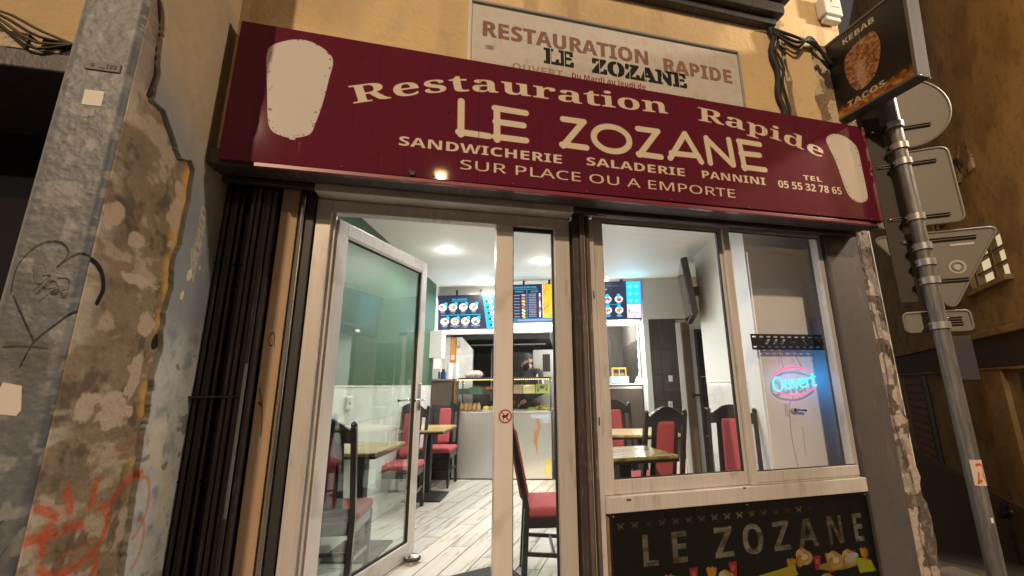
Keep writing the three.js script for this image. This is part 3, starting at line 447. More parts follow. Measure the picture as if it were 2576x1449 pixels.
// ------------------------------------------------------------------ window
{
  const t = thing('shop_window', 'two pane sliding aluminium shop window above the menu poster', 'window');
  part(t, 'frame', [bx(1.012, 1.05, 0.0, 2.51, -0.1, 0.01, 0.004), bx(1.05, 3.05, 0.605, 0.70, -0.1, 0.022, 0.006), bx(1.05, 3.05, 2.545, 2.575, -0.1, 0.0, 0.003), bx(3.02, 3.048, 0.7, 2.545, -0.1, -0.06, 0.003)], M.alu);
  part(t, 'drain_slot', bx(1.185, 1.215, 0.672, 0.682, 0.0215, 0.0235, 0), M.gasket); part(t, 'drain_slot', bx(2.02, 2.04, 0.688, 0.697, 0.0215, 0.0235, 0), M.gasket);
  parts(t, 'frame_catch', [bx(1.028, 1.035, 1.94, 1.99, 0.01, 0.018, 0.002), bx(1.028, 1.035, 1.12, 1.17, 0.01, 0.018, 0.002)], M.iron);
  const L = new THREE.Group(); L.name = 'sash'; t.add(L);
  part(L, 'sash_frame', [bx(1.052, 1.128, 0.702, 2.54, -0.05, -0.015, 0.004), bx(1.128, 2.075, 0.702, 0.788, -0.05, -0.016, 0.004), bx(1.128, 2.075, 2.508, 2.54, -0.05, -0.016, 0.003), bx(2.075, 2.12, 0.702, 2.54, -0.055, -0.017, 0.003)], M.alu);
  part(L, 'pane', bx(1.122, 2.08, 0.782, 2.512, -0.035, -0.030, 0), M.clear);
  parts(L, 'gasket', [bx(1.128, 2.075, 0.787, 0.793, -0.04, -0.02, 0), bx(2.066, 2.075, 0.793, 2.505, -0.04, -0.019, 0), bx(1.128, 2.066, 2.502, 2.508, -0.04, -0.02, 0)], M.gasket);
  const R = new THREE.Group(); R.name = 'sash'; t.add(R);
  part(R, 'sash_frame', [bx(2.095, 2.15, 0.702, 2.535, -0.013, 0.018, 0.004), bx(2.15, 3.0, 0.715, 0.785, -0.012, 0.017, 0.004), bx(2.15, 3.0, 2.51, 2.538, -0.012, 0.017, 0.003), bx(2.15, 3.0, 0.702, 0.715, -0.012, 0.010, 0.001), bx(3.0, 3.04, 0.71, 2.538, -0.05, -0.014, 0.002)], M.alu);
  part(R, 'pane', bx(2.145, 3.02, 0.78, 2.515, -0.004, 0.001, 0), M.clear);
  parts(R, 'gasket', [bx(2.15, 3.0, 0.784, 0.79, -0.006, 0.008, 0), bx(2.15, 3.0, 2.504, 2.51, -0.006, 0.008, 0)], M.gasket);
}
// poster panel under the window
{
  const x0 = 1.086, x1 = 3.06, y0 = -0.05, y1 = 0.598;
  const food = (c, X, Y, k) => {
    const cup = (x, y, s, top) => { c.fillStyle = '#b3343a'; c.beginPath(); c.moveTo(X(x - 0.03 * s), Y(y)); c.lineTo(X(x + 0.03 * s), Y(y)); c.lineTo(X(x + 0.022 * s), Y(y - 0.085 * s)); c.lineTo(X(x - 0.022 * s), Y(y - 0.085 * s)); c.fill(); c.fillStyle = 'rgba(240,150,150,.55)'; c.fillRect(X(x - 0.012), Y(y - 0.02), k * 0.022, k * 0.03); if (top) for (let i = 0; i < 9; i++) { c.strokeStyle = i % 2 ? '#e0ad3c' : '#c98e28'; c.lineWidth = k * 0.008; c.beginPath(); c.moveTo(X(x - 0.024 + i * 0.006), Y(y - 0.02)); c.lineTo(X(x - 0.034 + i * 0.0085), Y(y + 0.022 + 0.02 * hash(i, 3, 9))); c.stroke(); } };
    const wrap = (x, y, s) => { for (let i = 0; i < 6; i++) { c.fillStyle = ['#d9b877', '#c9a15c', '#e3cb98', '#b98c4a', '#d7a95a', '#efe0b8'][i]; c.beginPath(); c.ellipse(X(x + s * 0.02 * Math.cos(i * 1.1)), Y(y + s * 0.016 * Math.sin(i * 1.3)), k * s * (0.045 - i * 0.005), k * s * (0.034 - i * 0.004), i * 0.6, 0, 7); c.fill(); } };
    cup(1.617, 0.256, 1, false); cup(1.898, 0.262, 1, false); cup(1.45, 0.20, 0.9, true); cup(1.742, 0.215, 1, true); cup(2.546, 0.236, 1, false); cup(2.34, 0.205, 1.1, true); cup(2.65, 0.21, 1, true); cup(2.84, 0.24, 0.95, false); cup(2.945, 0.215, 0.95, true); cup(1.20, 0.1, 1, true);
    c.fillStyle = '#c9bf2e'; c.beginPath(); c.moveTo(X(2.08), Y(0.165)); c.lineTo(X(2.36), Y(0.2)); c.lineTo(X(2.38), Y(0.14)); c.lineTo(X(2.08), Y(0.11)); c.fill();
    wrap(2.43, 0.232, 1.25); wrap(1.83, 0.17, 1.1); wrap(1.46, 0.12, 1.0); c.fillStyle = '#a9a13a'; c.beginPath(); c.ellipse(X(2.72), Y(0.165), k * 0.17, k * 0.03, 0, 0, 7); c.fill(); wrap(2.68, 0.19, 1.3); wrap(2.80, 0.195, 1.2); c.fillStyle = '#cfd8cf'; c.beginPath(); c.ellipse(X(2.83), Y(0.20), k * 0.06, k * 0.026, -0.2, 0, 7); c.fill();
    c.fillStyle = '#b8c22a'; c.beginPath(); c.moveTo(X(2.86), Y(0.20)); c.lineTo(X(2.99), Y(0.17)); c.lineTo(X(3.02), Y(0.1)); c.lineTo(X(2.88), Y(0.1)); c.fill();
    c.fillStyle = '#8d2f2a'; c.fillRect(X(1.1), Y(0.06), k * 1.94, k * 0.08); c.fillStyle = '#d8a72f'; c.fillRect(X(1.3), Y(0.045), k * 0.5, k * 0.05); wrap(2.1, 0.05, 1.6); wrap(2.6, 0.05, 1.6);
  };
  const tex = canvasTex(2048, 672, (c, w, h) => {
    const X = (x) => (x - x0) / (x1 - x0) * w, Y = (y) => (y1 - y) / (y1 - y0) * h, k = w / (x1 - x0);
    c.fillStyle = '#17120f'; c.fillRect(0, 0, w, h);
    for (let i = 0; i < 900; i++) { c.fillStyle = `rgba(${60 + 40 * hash(i, 1, 2)},${45 + 30 * hash(i, 2, 2)},${35 + 20 * hash(i, 4, 2)},${0.05 + 0.1 * hash(i, 3, 2)})`; c.fillRect(w * hash(i, 5, 2), h * hash(i, 6, 2), 4 + 60 * hash(i, 7, 2), 1 + 3 * hash(i, 8, 2)); }
    for (let i = 0; i < 20; i++) {                                                     // row of worn stars
      const cx = X(1.145 + i * 0.0935), cy = Y(0.533), r = k * 0.034; c.fillStyle = `rgba(150,135,95,${[0.62, 0.55, 0.3, 0.5, 0.45, 0.5, 0.5, 0.7, 0.8, 0.95, 0.6, 0.5, 0.45, 0.4, 0.75, 0.25, 0.15, 0.12, 0.1, 0.1][i]})`; c.beginPath();
      for (let j = 0; j < 10; j++) { const a = -Math.PI / 2 + j * Math.PI / 5, q = j % 2 ? r * 0.42 : r; j ? c.lineTo(cx + q * Math.cos(a), cy + q * Math.sin(a)) : c.moveTo(cx + q * Math.cos(a), cy + q * Math.sin(a)); } c.fill();
      c.fillStyle = 'rgba(23,18,15,.7)'; c.fillRect(cx - r * 0.35, cy - r * 0.9, r * 0.7, r * 0.9);
    }
    const glyph = (s, a, b, tone) => {                                                 // letters cut from photographs of stone and wood
      c.save(); const e = document.createElement('canvas'); const gw = Math.ceil(k * (b - a)), gh = Math.ceil(k * 0.20); e.width = gw; e.height = gh; const q = e.getContext('2d');
      q.font = `bold ${k * 0.245}px sans-serif`; const m = q.measureText(s).width; q.save(); q.scale(gw / m, 1); q.fillStyle = tone; q.fillText(s, 0, gh - 2); q.restore(); q.globalCompositeOperation = 'source-atop';
      for (let i = 0; i < 46; i++) { const t = ['#8a8375', '#6d6a5c', '#57493c', '#7e7f74', '#9c8f6f', '#49453d'][Math.floor(6 * hash(i, s.charCodeAt(0), Math.round(a * 100)))]; q.fillStyle = t; q.globalAlpha = 0.55; q.fillRect(gw * hash(i, 2, 3 + Math.round(a * 50)), gh * hash(i, 4, 3 + Math.round(a * 50)), gw * 0.4, gh * 0.12); }
      c.drawImage(e, X(a), Y(0.29) - gh); c.restore();
    };
    glyph('L', 1.262, 1.392, '#8e8778'); glyph('E', 1.46, 1.598, '#6e675b'); glyph('Z', 1.775, 1.925, '#9a968a'); glyph('O', 1.978, 2.158, '#a3a092'); glyph('Z', 2.218, 2.36, '#8d9188'); glyph('A', 2.415, 2.58, '#4d4a46'); glyph('N', 2.652, 2.81, '#5f594d'); glyph('E', 2.872, 2.98, '#9b9f97');
    food(c, X, Y, k);
    const gr = c.createLinearGradient(0, 0, w, 0); gr.addColorStop(0, 'rgba(10,8,8,0)'); gr.addColorStop(0.94, 'rgba(10,8,8,0)'); gr.addColorStop(0.985, 'rgba(10,8,8,1)'); c.fillStyle = gr; c.fillRect(0, 0, w, h * 0.66);
  });
  const t = thing('menu_poster', 'black poster board reading LE ZOZANE with snacks under the window', 'poster', [0, 0, 0]);
  const g = new THREE.PlaneGeometry(x1 - x0, y1 - y0); g.translate((x0 + x1) / 2, (y0 + y1) / 2, 0.0);
  part(t, 'print', g, mat([0.33, 0.33, 0.34], 0.4, { map: tex })); part(t, 'board', bx(x0 - 0.002, x1 + 0.002, y0, y1 + 0.003, -0.028, -0.002, 0.002), M.gasket);
  parts(t, 'screw', [1.10, 2.05, 3.03].map((x) => { const q = new THREE.SphereGeometry(0.007, 8, 6); q.translate(x, 0.585, 0.002); return q; }), M.chrome);
}
// ------------------------------------------------------------------ the maroon shop sign
{
  const x0 = -1.152, x1 = 3.318, y0 = 2.552, y1 = 3.418, zf = 0.30;
  const draw = (c, w, h) => {
    const X = (x) => (x - x0) / (x1 - x0) * w, Y = (y) => (y1 - y) / (y1 - y0) * h, k = w / (x1 - x0);
    c.fillStyle = css(0.108, 0.010, 0.026); c.fillRect(0, 0, w, h);
    const ink = css(0.66, 0.57, 0.44);
    for (let i = 0; i < 260; i++) { c.fillStyle = `rgba(40,8,14,${0.05 + 0.2 * hash(i, 3, 6)})`; c.fillRect(w * hash(i, 1, 6), h * hash(i, 2, 6), 2 + 3 * hash(i, 4, 6), 2 + 6 * hash(i, 5, 6)); }
    const blob = (pts) => { c.beginPath(); pts.forEach((p, i) => { const q = pts[(i + 1) % pts.length], m = [(p[0] + q[0]) / 2, (p[1] + q[1]) / 2]; i ? c.quadraticCurveTo(X(p[0]), Y(p[1]), X(m[0]), Y(m[1])) : c.moveTo(X(m[0]), Y(m[1])); }); c.quadraticCurveTo(X(pts[0][0]), Y(pts[0][1]), X((pts[0][0] + pts[1][0]) / 2), Y((pts[0][1] + pts[1][1]) / 2)); c.fill(); };
    for (let i = 0; i < 70; i++) { c.fillStyle = `rgba(${i % 2 ? 120 : 30},${i % 2 ? 60 : 10},${i % 2 ? 60 : 16},${0.03 + 0.07 * hash(i, 9, 6)})`; c.fillRect(w * hash(i, 11, 6), h * hash(i, 12, 6) * 0.8, 2 + 5 * hash(i, 13, 6), h * (0.1 + 0.35 * hash(i, 14, 6))); }
    c.fillStyle = css(0.60, 0.56, 0.53);
    const kl = [[-0.99, 3.29], [-0.908, 3.343], [-0.833, 3.364], [-0.766, 3.352], [-0.700, 3.316], [-0.656, 3.27], [-0.652, 3.211], [-0.664, 3.142], [-0.674, 3.026], [-0.693, 2.894], [-0.711, 2.813], [-0.722, 2.752], [-0.773, 2.727], [-0.821, 2.715], [-0.877, 2.722], [-0.925, 2.745], [-0.945, 2.794], [-0.96, 2.892], [-0.976, 3.023], [-0.989, 3.1], [-1.004, 3.236]];
    const kr = [[2.900, 3.226], [2.962, 3.274], [3.035, 3.288], [3.123, 3.266], [3.194, 3.212], [3.213, 3.154], [3.211, 3.043], [3.214, 2.894], [3.215, 2.755], [3.187, 2.722], [3.121, 2.702], [3.064, 2.714], [3.018, 2.764], [2.997, 2.845], [2.977, 2.962], [2.953, 3.067], [2.918, 3.158]];
    blob(kl); blob(kr); c.fillRect(X(-0.83), Y(2.722), k * 0.03, k * 0.015);
    for (const P of [kl, kr]) P.forEach((p, i) => { for (let j = 0; j < 5; j++) { c.fillStyle = `rgba(120,40,45,${0.25 + 0.5 * hash(i, j, 4)})`; c.beginPath(); c.arc(X(p[0]) + k * 0.05 * (hash(i, j, 1) - 0.5), Y(p[1]) + k * 0.05 * (hash(i, j, 2) - 0.5), 1 + 2.2 * hash(i, j, 3), 0, 7); c.fill(); } });
    // arched serif line
    c.fillStyle = ink; c.textAlign = 'left';
    const along = (str, path, x0_, x1_, size) => {
      c.font = `bold ${k * size}px serif`; const tot = [...str].reduce((a, s) => a + c.measureText(s).width, 0), sx = k * (x1_ - x0_) / tot; let x = x0_;
      const at = (q) => { for (let i = 1; i < path.length; i++) if (q <= path[i][0] || i === path.length - 1) { const a = path[i - 1], b = path[i], t = (q - a[0]) / (b[0] - a[0]); return [a[1] + (b[1] - a[1]) * t, (b[1] - a[1]) / (b[0] - a[0])]; } };
      for (const s of str) { const wd = c.measureText(s).width * sx / k, e = at(x + wd / 2), e2 = at(x + wd * 0.85), e1 = at(x + wd * 0.15), ang = Math.atan2(e2[0] - e1[0], wd * 0.7); c.save(); c.translate(X(x + wd / 2), Y(e[0])); c.rotate(-ang); c.scale(sx, 1); c.fillText(s, -c.measureText(s).width / 2, 0); c.restore(); x += wd; }
    };
    along('Restauration', [[-0.6, 2.955], [-0.46, 3.003], [-0.31, 3.055], [-0.165, 3.104], [-0.017, 3.146], [0.129, 3.176], [0.28, 3.194], [0.476, 3.205], [0.628, 3.207], [0.839, 3.208], [1.07, 3.216], [1.23, 3.222], [1.534, 3.234], [1.7, 3.24]], -0.535, 1.545, 0.165);
    along('Rapide', [[1.7, 3.222], [1.81, 3.217], [2.03, 3.207], [2.131, 3.194], [2.29, 3.173], [2.44, 3.150], [2.567, 3.122], [2.756, 3.075], [2.95, 3.02]], 1.77, 2.86, 0.155);
    const spaced = (str, a, b, y, hgt, font, stretch = 1) => { c.font = font(k * hgt); const m = c.measureText(str).width; c.save(); c.translate(X(a), Y(y)); c.scale(k * (b - a) / m, 1); c.fillText(str, 0, 0); c.restore(); };
    const bs = (s) => `bold ${s / 0.714}px sans-serif`, rs = (s) => `${s / 0.714}px sans-serif`;
    spaced('SANDWICHERIE', -0.262, 0.748, 2.749, 0.060, bs); spaced('SALADERIE', 0.902, 1.632, 2.760, 0.058, bs); spaced('PANNINI', 1.748, 2.283, 2.763, 0.057, bs);
    spaced('SUR PLACE OU A EMPORTE', 0.094, 2.018, 2.638, 0.062, rs); spaced('TEL', 2.622, 2.798, 2.843, 0.040, bs); spaced('05 55 32 78 65', 2.387, 2.968, 2.758, 0.058, bs);
    // LE ZOZANE in round-ended strokes
    c.strokeStyle = ink; c.lineWidth = k * 0.043; c.lineCap = 'round'; c.lineJoin = 'round';
    const st = (...P) => { c.beginPath(); P.forEach((p, i) => i ? c.lineTo(X(p[0]), Y(p[1])) : c.moveTo(X(p[0]), Y(p[1]))); c.stroke(); };
    st([0.095, 3.10], [0.099, 2.868]); st([0.085, 2.884], [0.269, 2.880]);
    st([0.318, 3.085], [0.322, 2.862]); st([0.305, 3.085], [0.505, 3.079]); st([0.312, 2.988], [0.490, 2.987]); st([0.308, 2.882], [0.506, 2.882]);
    st([0.755, 3.074], [0.900, 3.074]); st([0.893, 3.068], [0.752, 2.878]); st([0.745, 2.886], [0.911, 2.884]);
    c.beginPath(); c.ellipse(X(1.094), Y(2.974), k * 0.128, k * 0.092, 0, 0, 7); c.stroke();
    st([1.292, 3.080], [1.443, 3.080]); st([1.436, 3.075], [1.290, 2.880]); st([1.284, 2.886], [1.451, 2.884]);
    st([1.655, 3.092], [1.522, 2.885]); st([1.655, 3.092], [1.765, 2.885]); st([1.534, 2.925], [1.746, 2.929]);
    st([1.825, 3.083], [1.837, 2.885]); st([1.825, 3.078], [2.020, 2.893]); st([2.013, 3.095], [2.026, 2.893]);
    st([2.102, 3.090], [2.117, 2.875]); st([2.095, 3.094], [2.276, 3.090]); st([2.103, 2.996], [2.262, 3.000]); st([2.110, 2.886], [2.292, 2.886]);
    for (const x of [0.205, 2.34]) { c.fillStyle = 'rgba(20,4,8,.35)'; c.fillRect(X(x), 0, 2, h); c.fillStyle = 'rgba(120,50,60,.18)'; c.fillRect(X(x) + 2, 0, 2, h); }
    // runs of rust and dirt, bare of any shading
    for (const [x, y, l, a] of [[-0.782, 2.70, 0.10, 0.5], [-0.35, 2.66, 0.07, 0.3], [-0.41, 2.70, 0.04, 0.2], [0.21, 2.61, 0.05, 0.25]]) { const g = c.createLinearGradient(0, Y(y), 0, Y(y - l)); g.addColorStop(0, `rgba(150,80,50,${a})`); g.addColorStop(1, 'rgba(150,80,50,0)'); c.fillStyle = g; c.fillRect(X(x), Y(y), k * 0.012, k * l); }
    for (const [x, y] of [[0.03, 3.012], [0.022, 3.005], [-0.75, 3.378], [-0.5, 3.3], [1.6, 3.3]]) { c.fillStyle = 'rgba(40,14,18,.8)'; c.beginPath(); c.arc(X(x), Y(y), 3, 0, 7); c.fill(); }
  };
  const tex = canvasTex(2048, 398, draw);
  const t = thing('shop_sign', 'long maroon shop sign reading LE ZOZANE between two white kebab shapes', 'sign');
  const face = phys([1, 1, 1], 0.85, { map: tex, specularIntensity: 0.15, clearcoat: 0.5, clearcoatRoughness: 0.045 }), body = phys([0.13, 0.014, 0.04], 0.4, { clearcoat: 0.5 });
  const outline = [[x0, y0], [x1, y0 + 0.02], [x1, y1 - 0.036], [x0, y1 + 0.004]];              // the board is a little lower at its right end
  const g = new THREE.ShapeGeometry(poly(outline)); { const p = g.attributes.position, uv = g.attributes.uv; for (let i = 0; i < p.count; i++) uv.setXY(i, (p.getX(i) - x0) / (x1 - x0), (p.getY(i) - y0) / (y1 - y0)); } g.translate(0, 0, zf); part(t, 'face', g, face);
  const bg = extrude(outline, zf - 0.207); bg.translate(0, 0, 0.205); part(t, 'box', metric(bg), body);
  part(t, 'lower_trim', bx(x0 + 0.17, x1 - 0.14, 2.524, 2.5505, 0.275, 0.306, 0.004), phys([0.22, 0.035, 0.055], 0.35, { clearcoat: 0.6 }));
  parts(t, 'screw', [-0.55, -0.05, 0.42, 0.9, 1.5, 2.1, 2.7, 3.2].map((x) => { const q = new THREE.SphereGeometry(0.007, 8, 6); q.translate(x, 2.573, zf + 0.001); return q; }), mat([0.25, 0.08, 0.07], 0.4, { metalness: 0.5 }));
  part(t, 'bent_bracket', [bx(-0.182, -0.155, 2.556, 2.585, zf, zf + 0.02, 0.003), bx(-0.188, -0.182, 2.57, 2.604, zf, zf + 0.012, 0.001)], M.iron);
  parts(t, 'side_bolt', [bx(-1.166, -1.15, 3.18, 3.2, 0.24, 0.27, 0.003), bx(-1.17, -1.15, 2.66, 2.68, 0.24, 0.27, 0.003)], M.iron);
}
// the faded white board behind it
{
  const x0 = 0.15, x1 = 2.255, y0 = 3.30, y1 = 3.945, z = 0.222;
  const tex = canvasTex(1536, 470, (c, w, h) => {
    const X = (x) => (x - x0) / (x1 - x0) * w, Y = (y) => (y1 - y) / (y1 - y0) * h, k = w / (x1 - x0);
    c.fillStyle = css(0.53, 0.50, 0.47); c.fillRect(0, 0, w, h);
    for (let i = 0; i < 500; i++) { c.fillStyle = `rgba(${120 + 60 * hash(i, 1, 3)},${105 + 40 * hash(i, 2, 3)},${90},${0.03 + 0.06 * hash(i, 3, 3)})`; c.fillRect(w * hash(i, 4, 3), h * hash(i, 5, 3), 3 + 40 * hash(i, 6, 3), 8 + 60 * hash(i, 7, 3)); }
    const put = (str, a, b, y, cap, font, style) => { c.font = font(k * cap / 0.714); c.fillStyle = style; const m = c.measureText(str).width; c.save(); c.translate(X(a), Y(y)); c.scale(k * (b - a) / m, 1); c.fillText(str, 0, 0); if (cap > 0.1) { c.strokeStyle = style; c.lineWidth = k * (cap < 0.117 ? 0.014 : 0.006); c.lineJoin = 'round'; c.strokeText(str, 0, 0); } c.restore(); };
    const bs = (s) => `bold ${s}px sans-serif`, br = (s) => `bold ${s}px serif`;
    c.save(); put('RESTAURATION', 0.213, 1.475, 3.690, 0.118, bs, 'rgba(122,84,74,0.92)'); put('RAPIDE', 1.575, 2.19, 3.655, 0.118, bs, 'rgba(132,92,78,0.88)'); c.restore();
    c.globalAlpha = 0.35; for (let i = 0; i < 34; i++) { c.fillStyle = css(0.53, 0.50, 0.47); const a = X(0.2 + 2 * hash(i, 1, 12)), b = Y(3.66 + 0.14 * hash(i, 2, 12)); c.beginPath(); c.ellipse(a, b, 10, 4, hash(i, 3, 12) * 3, 0, 7); c.fill(); } c.globalAlpha = 1;
    put('LE', 0.655, 0.872, 3.558, 0.115, br, '#0d0c10'); put('ZOZANE', 1.008, 1.77, 3.545, 0.112, br, '#0d0c10');
    c.fillStyle = css(0.53, 0.50, 0.47); for (const x of [0.70, 0.80, 1.065, 1.20, 1.30, 1.42, 1.565, 1.705]) c.fillRect(X(x), Y(3.68), k * 0.006, k * 0.14);
    put('OUVERT', 0.425, 0.79, 3.452, 0.062, bs, 'rgba(150,125,95,0.85)'); put('Du Mardi au Jeudi de', 0.85, 1.425, 3.466, 0.045, bs, 'rgba(128,24,32,0.95)');
    put('11h à 14h et de 18h à 23h', 1.46, 1.95, 3.438, 0.03, bs, 'rgba(70,60,60,0.8)');
    for (let i = 0; i < 12; i++) { c.fillStyle = 'rgba(110,100,95,0.12)'; c.fillRect(X(0.24 + 0.03 * hash(i, 1, 14)), Y(3.62), 30, 26); }
  });
  const t = thing('faded_sign', 'faded white painted board reading RESTAURATION RAPIDE above the maroon sign', 'sign');
  const g = new THREE.PlaneGeometry(x1 - x0, y1 - y0); g.translate((x0 + x1) / 2, (y0 + y1) / 2, z); part(t, 'face', g, mat([1, 1, 1], 0.85, { map: tex }));
  part(t, 'board', bx(x0, x1, y0, y1, 0.202, z - 0.002, 0), M.plateback);
  const fr = mat([0.32, 0.31, 0.30], 0.5, { metalness: 0.4 });
  part(t, 'edge_trim', bx(x0 - 0.026, x0 - 0.001, y0, y1 + 0.02, 0.201, 0.238, 0.003), mat([0.55, 0.52, 0.48], 0.5, { metalness: 0.3 })); part(t, 'edge_trim', bx(x0 - 0.001, x1, y1, y1 + 0.018, 0.201, 0.238, 0.003), fr); part(t, 'edge_trim', bx(x1, x1 + 0.014, y0, y1 + 0.018, 0.201, 0.236, 0.003), fr);
}
// the projecting kebab light box: its printed face looks along the pavement to the left
{
  const z0 = 0.115, z1 = 0.80, y0 = 3.50, y1 = 4.225, xf = 3.2, tilt = 0.07;
  const tex = canvasTex(680, 720, (c, w, h) => {
    c.fillStyle = '#100d10'; c.fillRect(0, 0, w, h);
    const g = c.createLinearGradient(0, h * 0.8, 0, h); g.addColorStop(0, 'rgba(190,90,30,0)'); g.addColorStop(1, 'rgba(190,90,30,.5)'); c.fillStyle = g; c.fillRect(0, h * 0.8, w, h * 0.2);
    for (let i = 0; i < 260; i++) { const x = w * hash(i, 1, 41), base = h * (1.0), top = 40 + 110 * hash(i, 2, 41) * (0.4 + 0.9 * Math.abs(x / w - 0.55)); c.fillStyle = ['rgba(214,150,52,.5)', 'rgba(176,84,30,.5)', 'rgba(230,180,80,.45)', 'rgba(120,50,22,.5)'][i % 4]; c.beginPath(); c.ellipse(x, base - top * hash(i, 3, 41), 14 + 26 * hash(i, 4, 41), 8 + 16 * hash(i, 5, 41), hash(i, 6, 41) * 3, 0, 7); c.fill(); }
    c.save(); c.beginPath(); c.moveTo(200, 240); c.bezierCurveTo(230, 170, 380, 150, 440, 175); c.bezierCurveTo(500, 260, 480, 420, 420, 510); c.bezierCurveTo(390, 570, 300, 590, 262, 560); c.bezierCurveTo(200, 480, 170, 330, 200, 240); c.clip();
    c.fillStyle = '#8c5730'; c.fillRect(0, 0, w, h);
    for (let i = 0; i < 1500; i++) { c.fillStyle = ['rgba(206,156,104,.6)', 'rgba(140,86,50,.5)', 'rgba(180,124,78,.6)', 'rgba(90,52,30,.5)', 'rgba(224,184,138,.55)'][i % 5]; c.beginPath(); c.ellipse(160 + 350 * hash(i, 1, 43), 150 + 440 * hash(i, 2, 43), 5 + 16 * hash(i, 3, 43), 3 + 6 * hash(i, 4, 43), 1.6 * (hash(i, 5, 43) - 0.6), 0, 7); c.fill(); }
    c.fillStyle = 'rgba(222,196,176,.55)'; c.beginPath(); c.moveTo(262, 340); c.bezierCurveTo(300, 310, 350, 330, 352, 380); c.lineTo(348, 540); c.lineTo(306, 585); c.lineTo(280, 480); c.fill(); c.restore();
    c.strokeStyle = '#777'; c.lineWidth = 6; c.beginPath(); c.moveTo(335, 175); c.lineTo(332, 130); c.stroke();
    c.fillStyle = '#d8d2c6'; const put = (s, x, y, wd, px, a) => { c.save(); c.font = `bold ${px}px sans-serif`; const m = c.measureText(s).width; c.translate(x, y); c.rotate(a); c.scale(wd / m, 1); c.fillText(s, 0, 0); c.restore(); };
    put('KEBAB', 190, 112, 270, 66, -0.02); put('TACOS', 175, 660, 300, 66, -0.02);
  });
  const t = thing('kebab_light_box', 'projecting light box sign with KEBAB TACOS lettering and meat picture', 'sign', [xf, y0, 0.115]); t.rotation.x = tilt;
  const g = new THREE.PlaneGeometry(z1 - z0, y1 - y0); g.rotateY(-Math.PI / 2); g.translate(-0.002, (y1 - y0) / 2, (z1 - z0) / 2); part(t, 'printed_face', g, mat([0.8, 0.78, 0.77], 0.35, { map: tex }));
  const fr = mat([0.13, 0.12, 0.115], 0.85), H = y1 - y0, D = z1 - z0;
  part(t, 'case', bx(0.0, 0.125, 0, H, 0, D, 0.004), mat([0.10, 0.095, 0.09], 0.85));
  part(t, 'rim', [bx(-0.008, 0.013, -0.006, 0.016, -0.005, D + 0.006, 0.002), bx(-0.008, 0.013, H - 0.016, H + 0.006, -0.005, D + 0.006, 0.002), bx(-0.008, 0.013, 0.017, H - 0.017, -0.006, 0.012, 0.002), bx(-0.008, 0.013, 0.017, H - 0.017, D - 0.016, D + 0.007, 0.002)], fr);
  parts(t, 'corner_screw', [0.02, 0.11].map((x) => { const q = new THREE.SphereGeometry(0.009, 10, 8); q.translate(x, 0.0, D + 0.003); return q; }), M.chrome);
  parts(t, 'wall_bracket', [bx(0.03, 0.09, 0.08, 0.13, -0.2, 0.0, 0.004), bx(0.03, 0.09, H - 0.16, H - 0.11, -0.2, 0.0, 0.004)], M.iron);
}
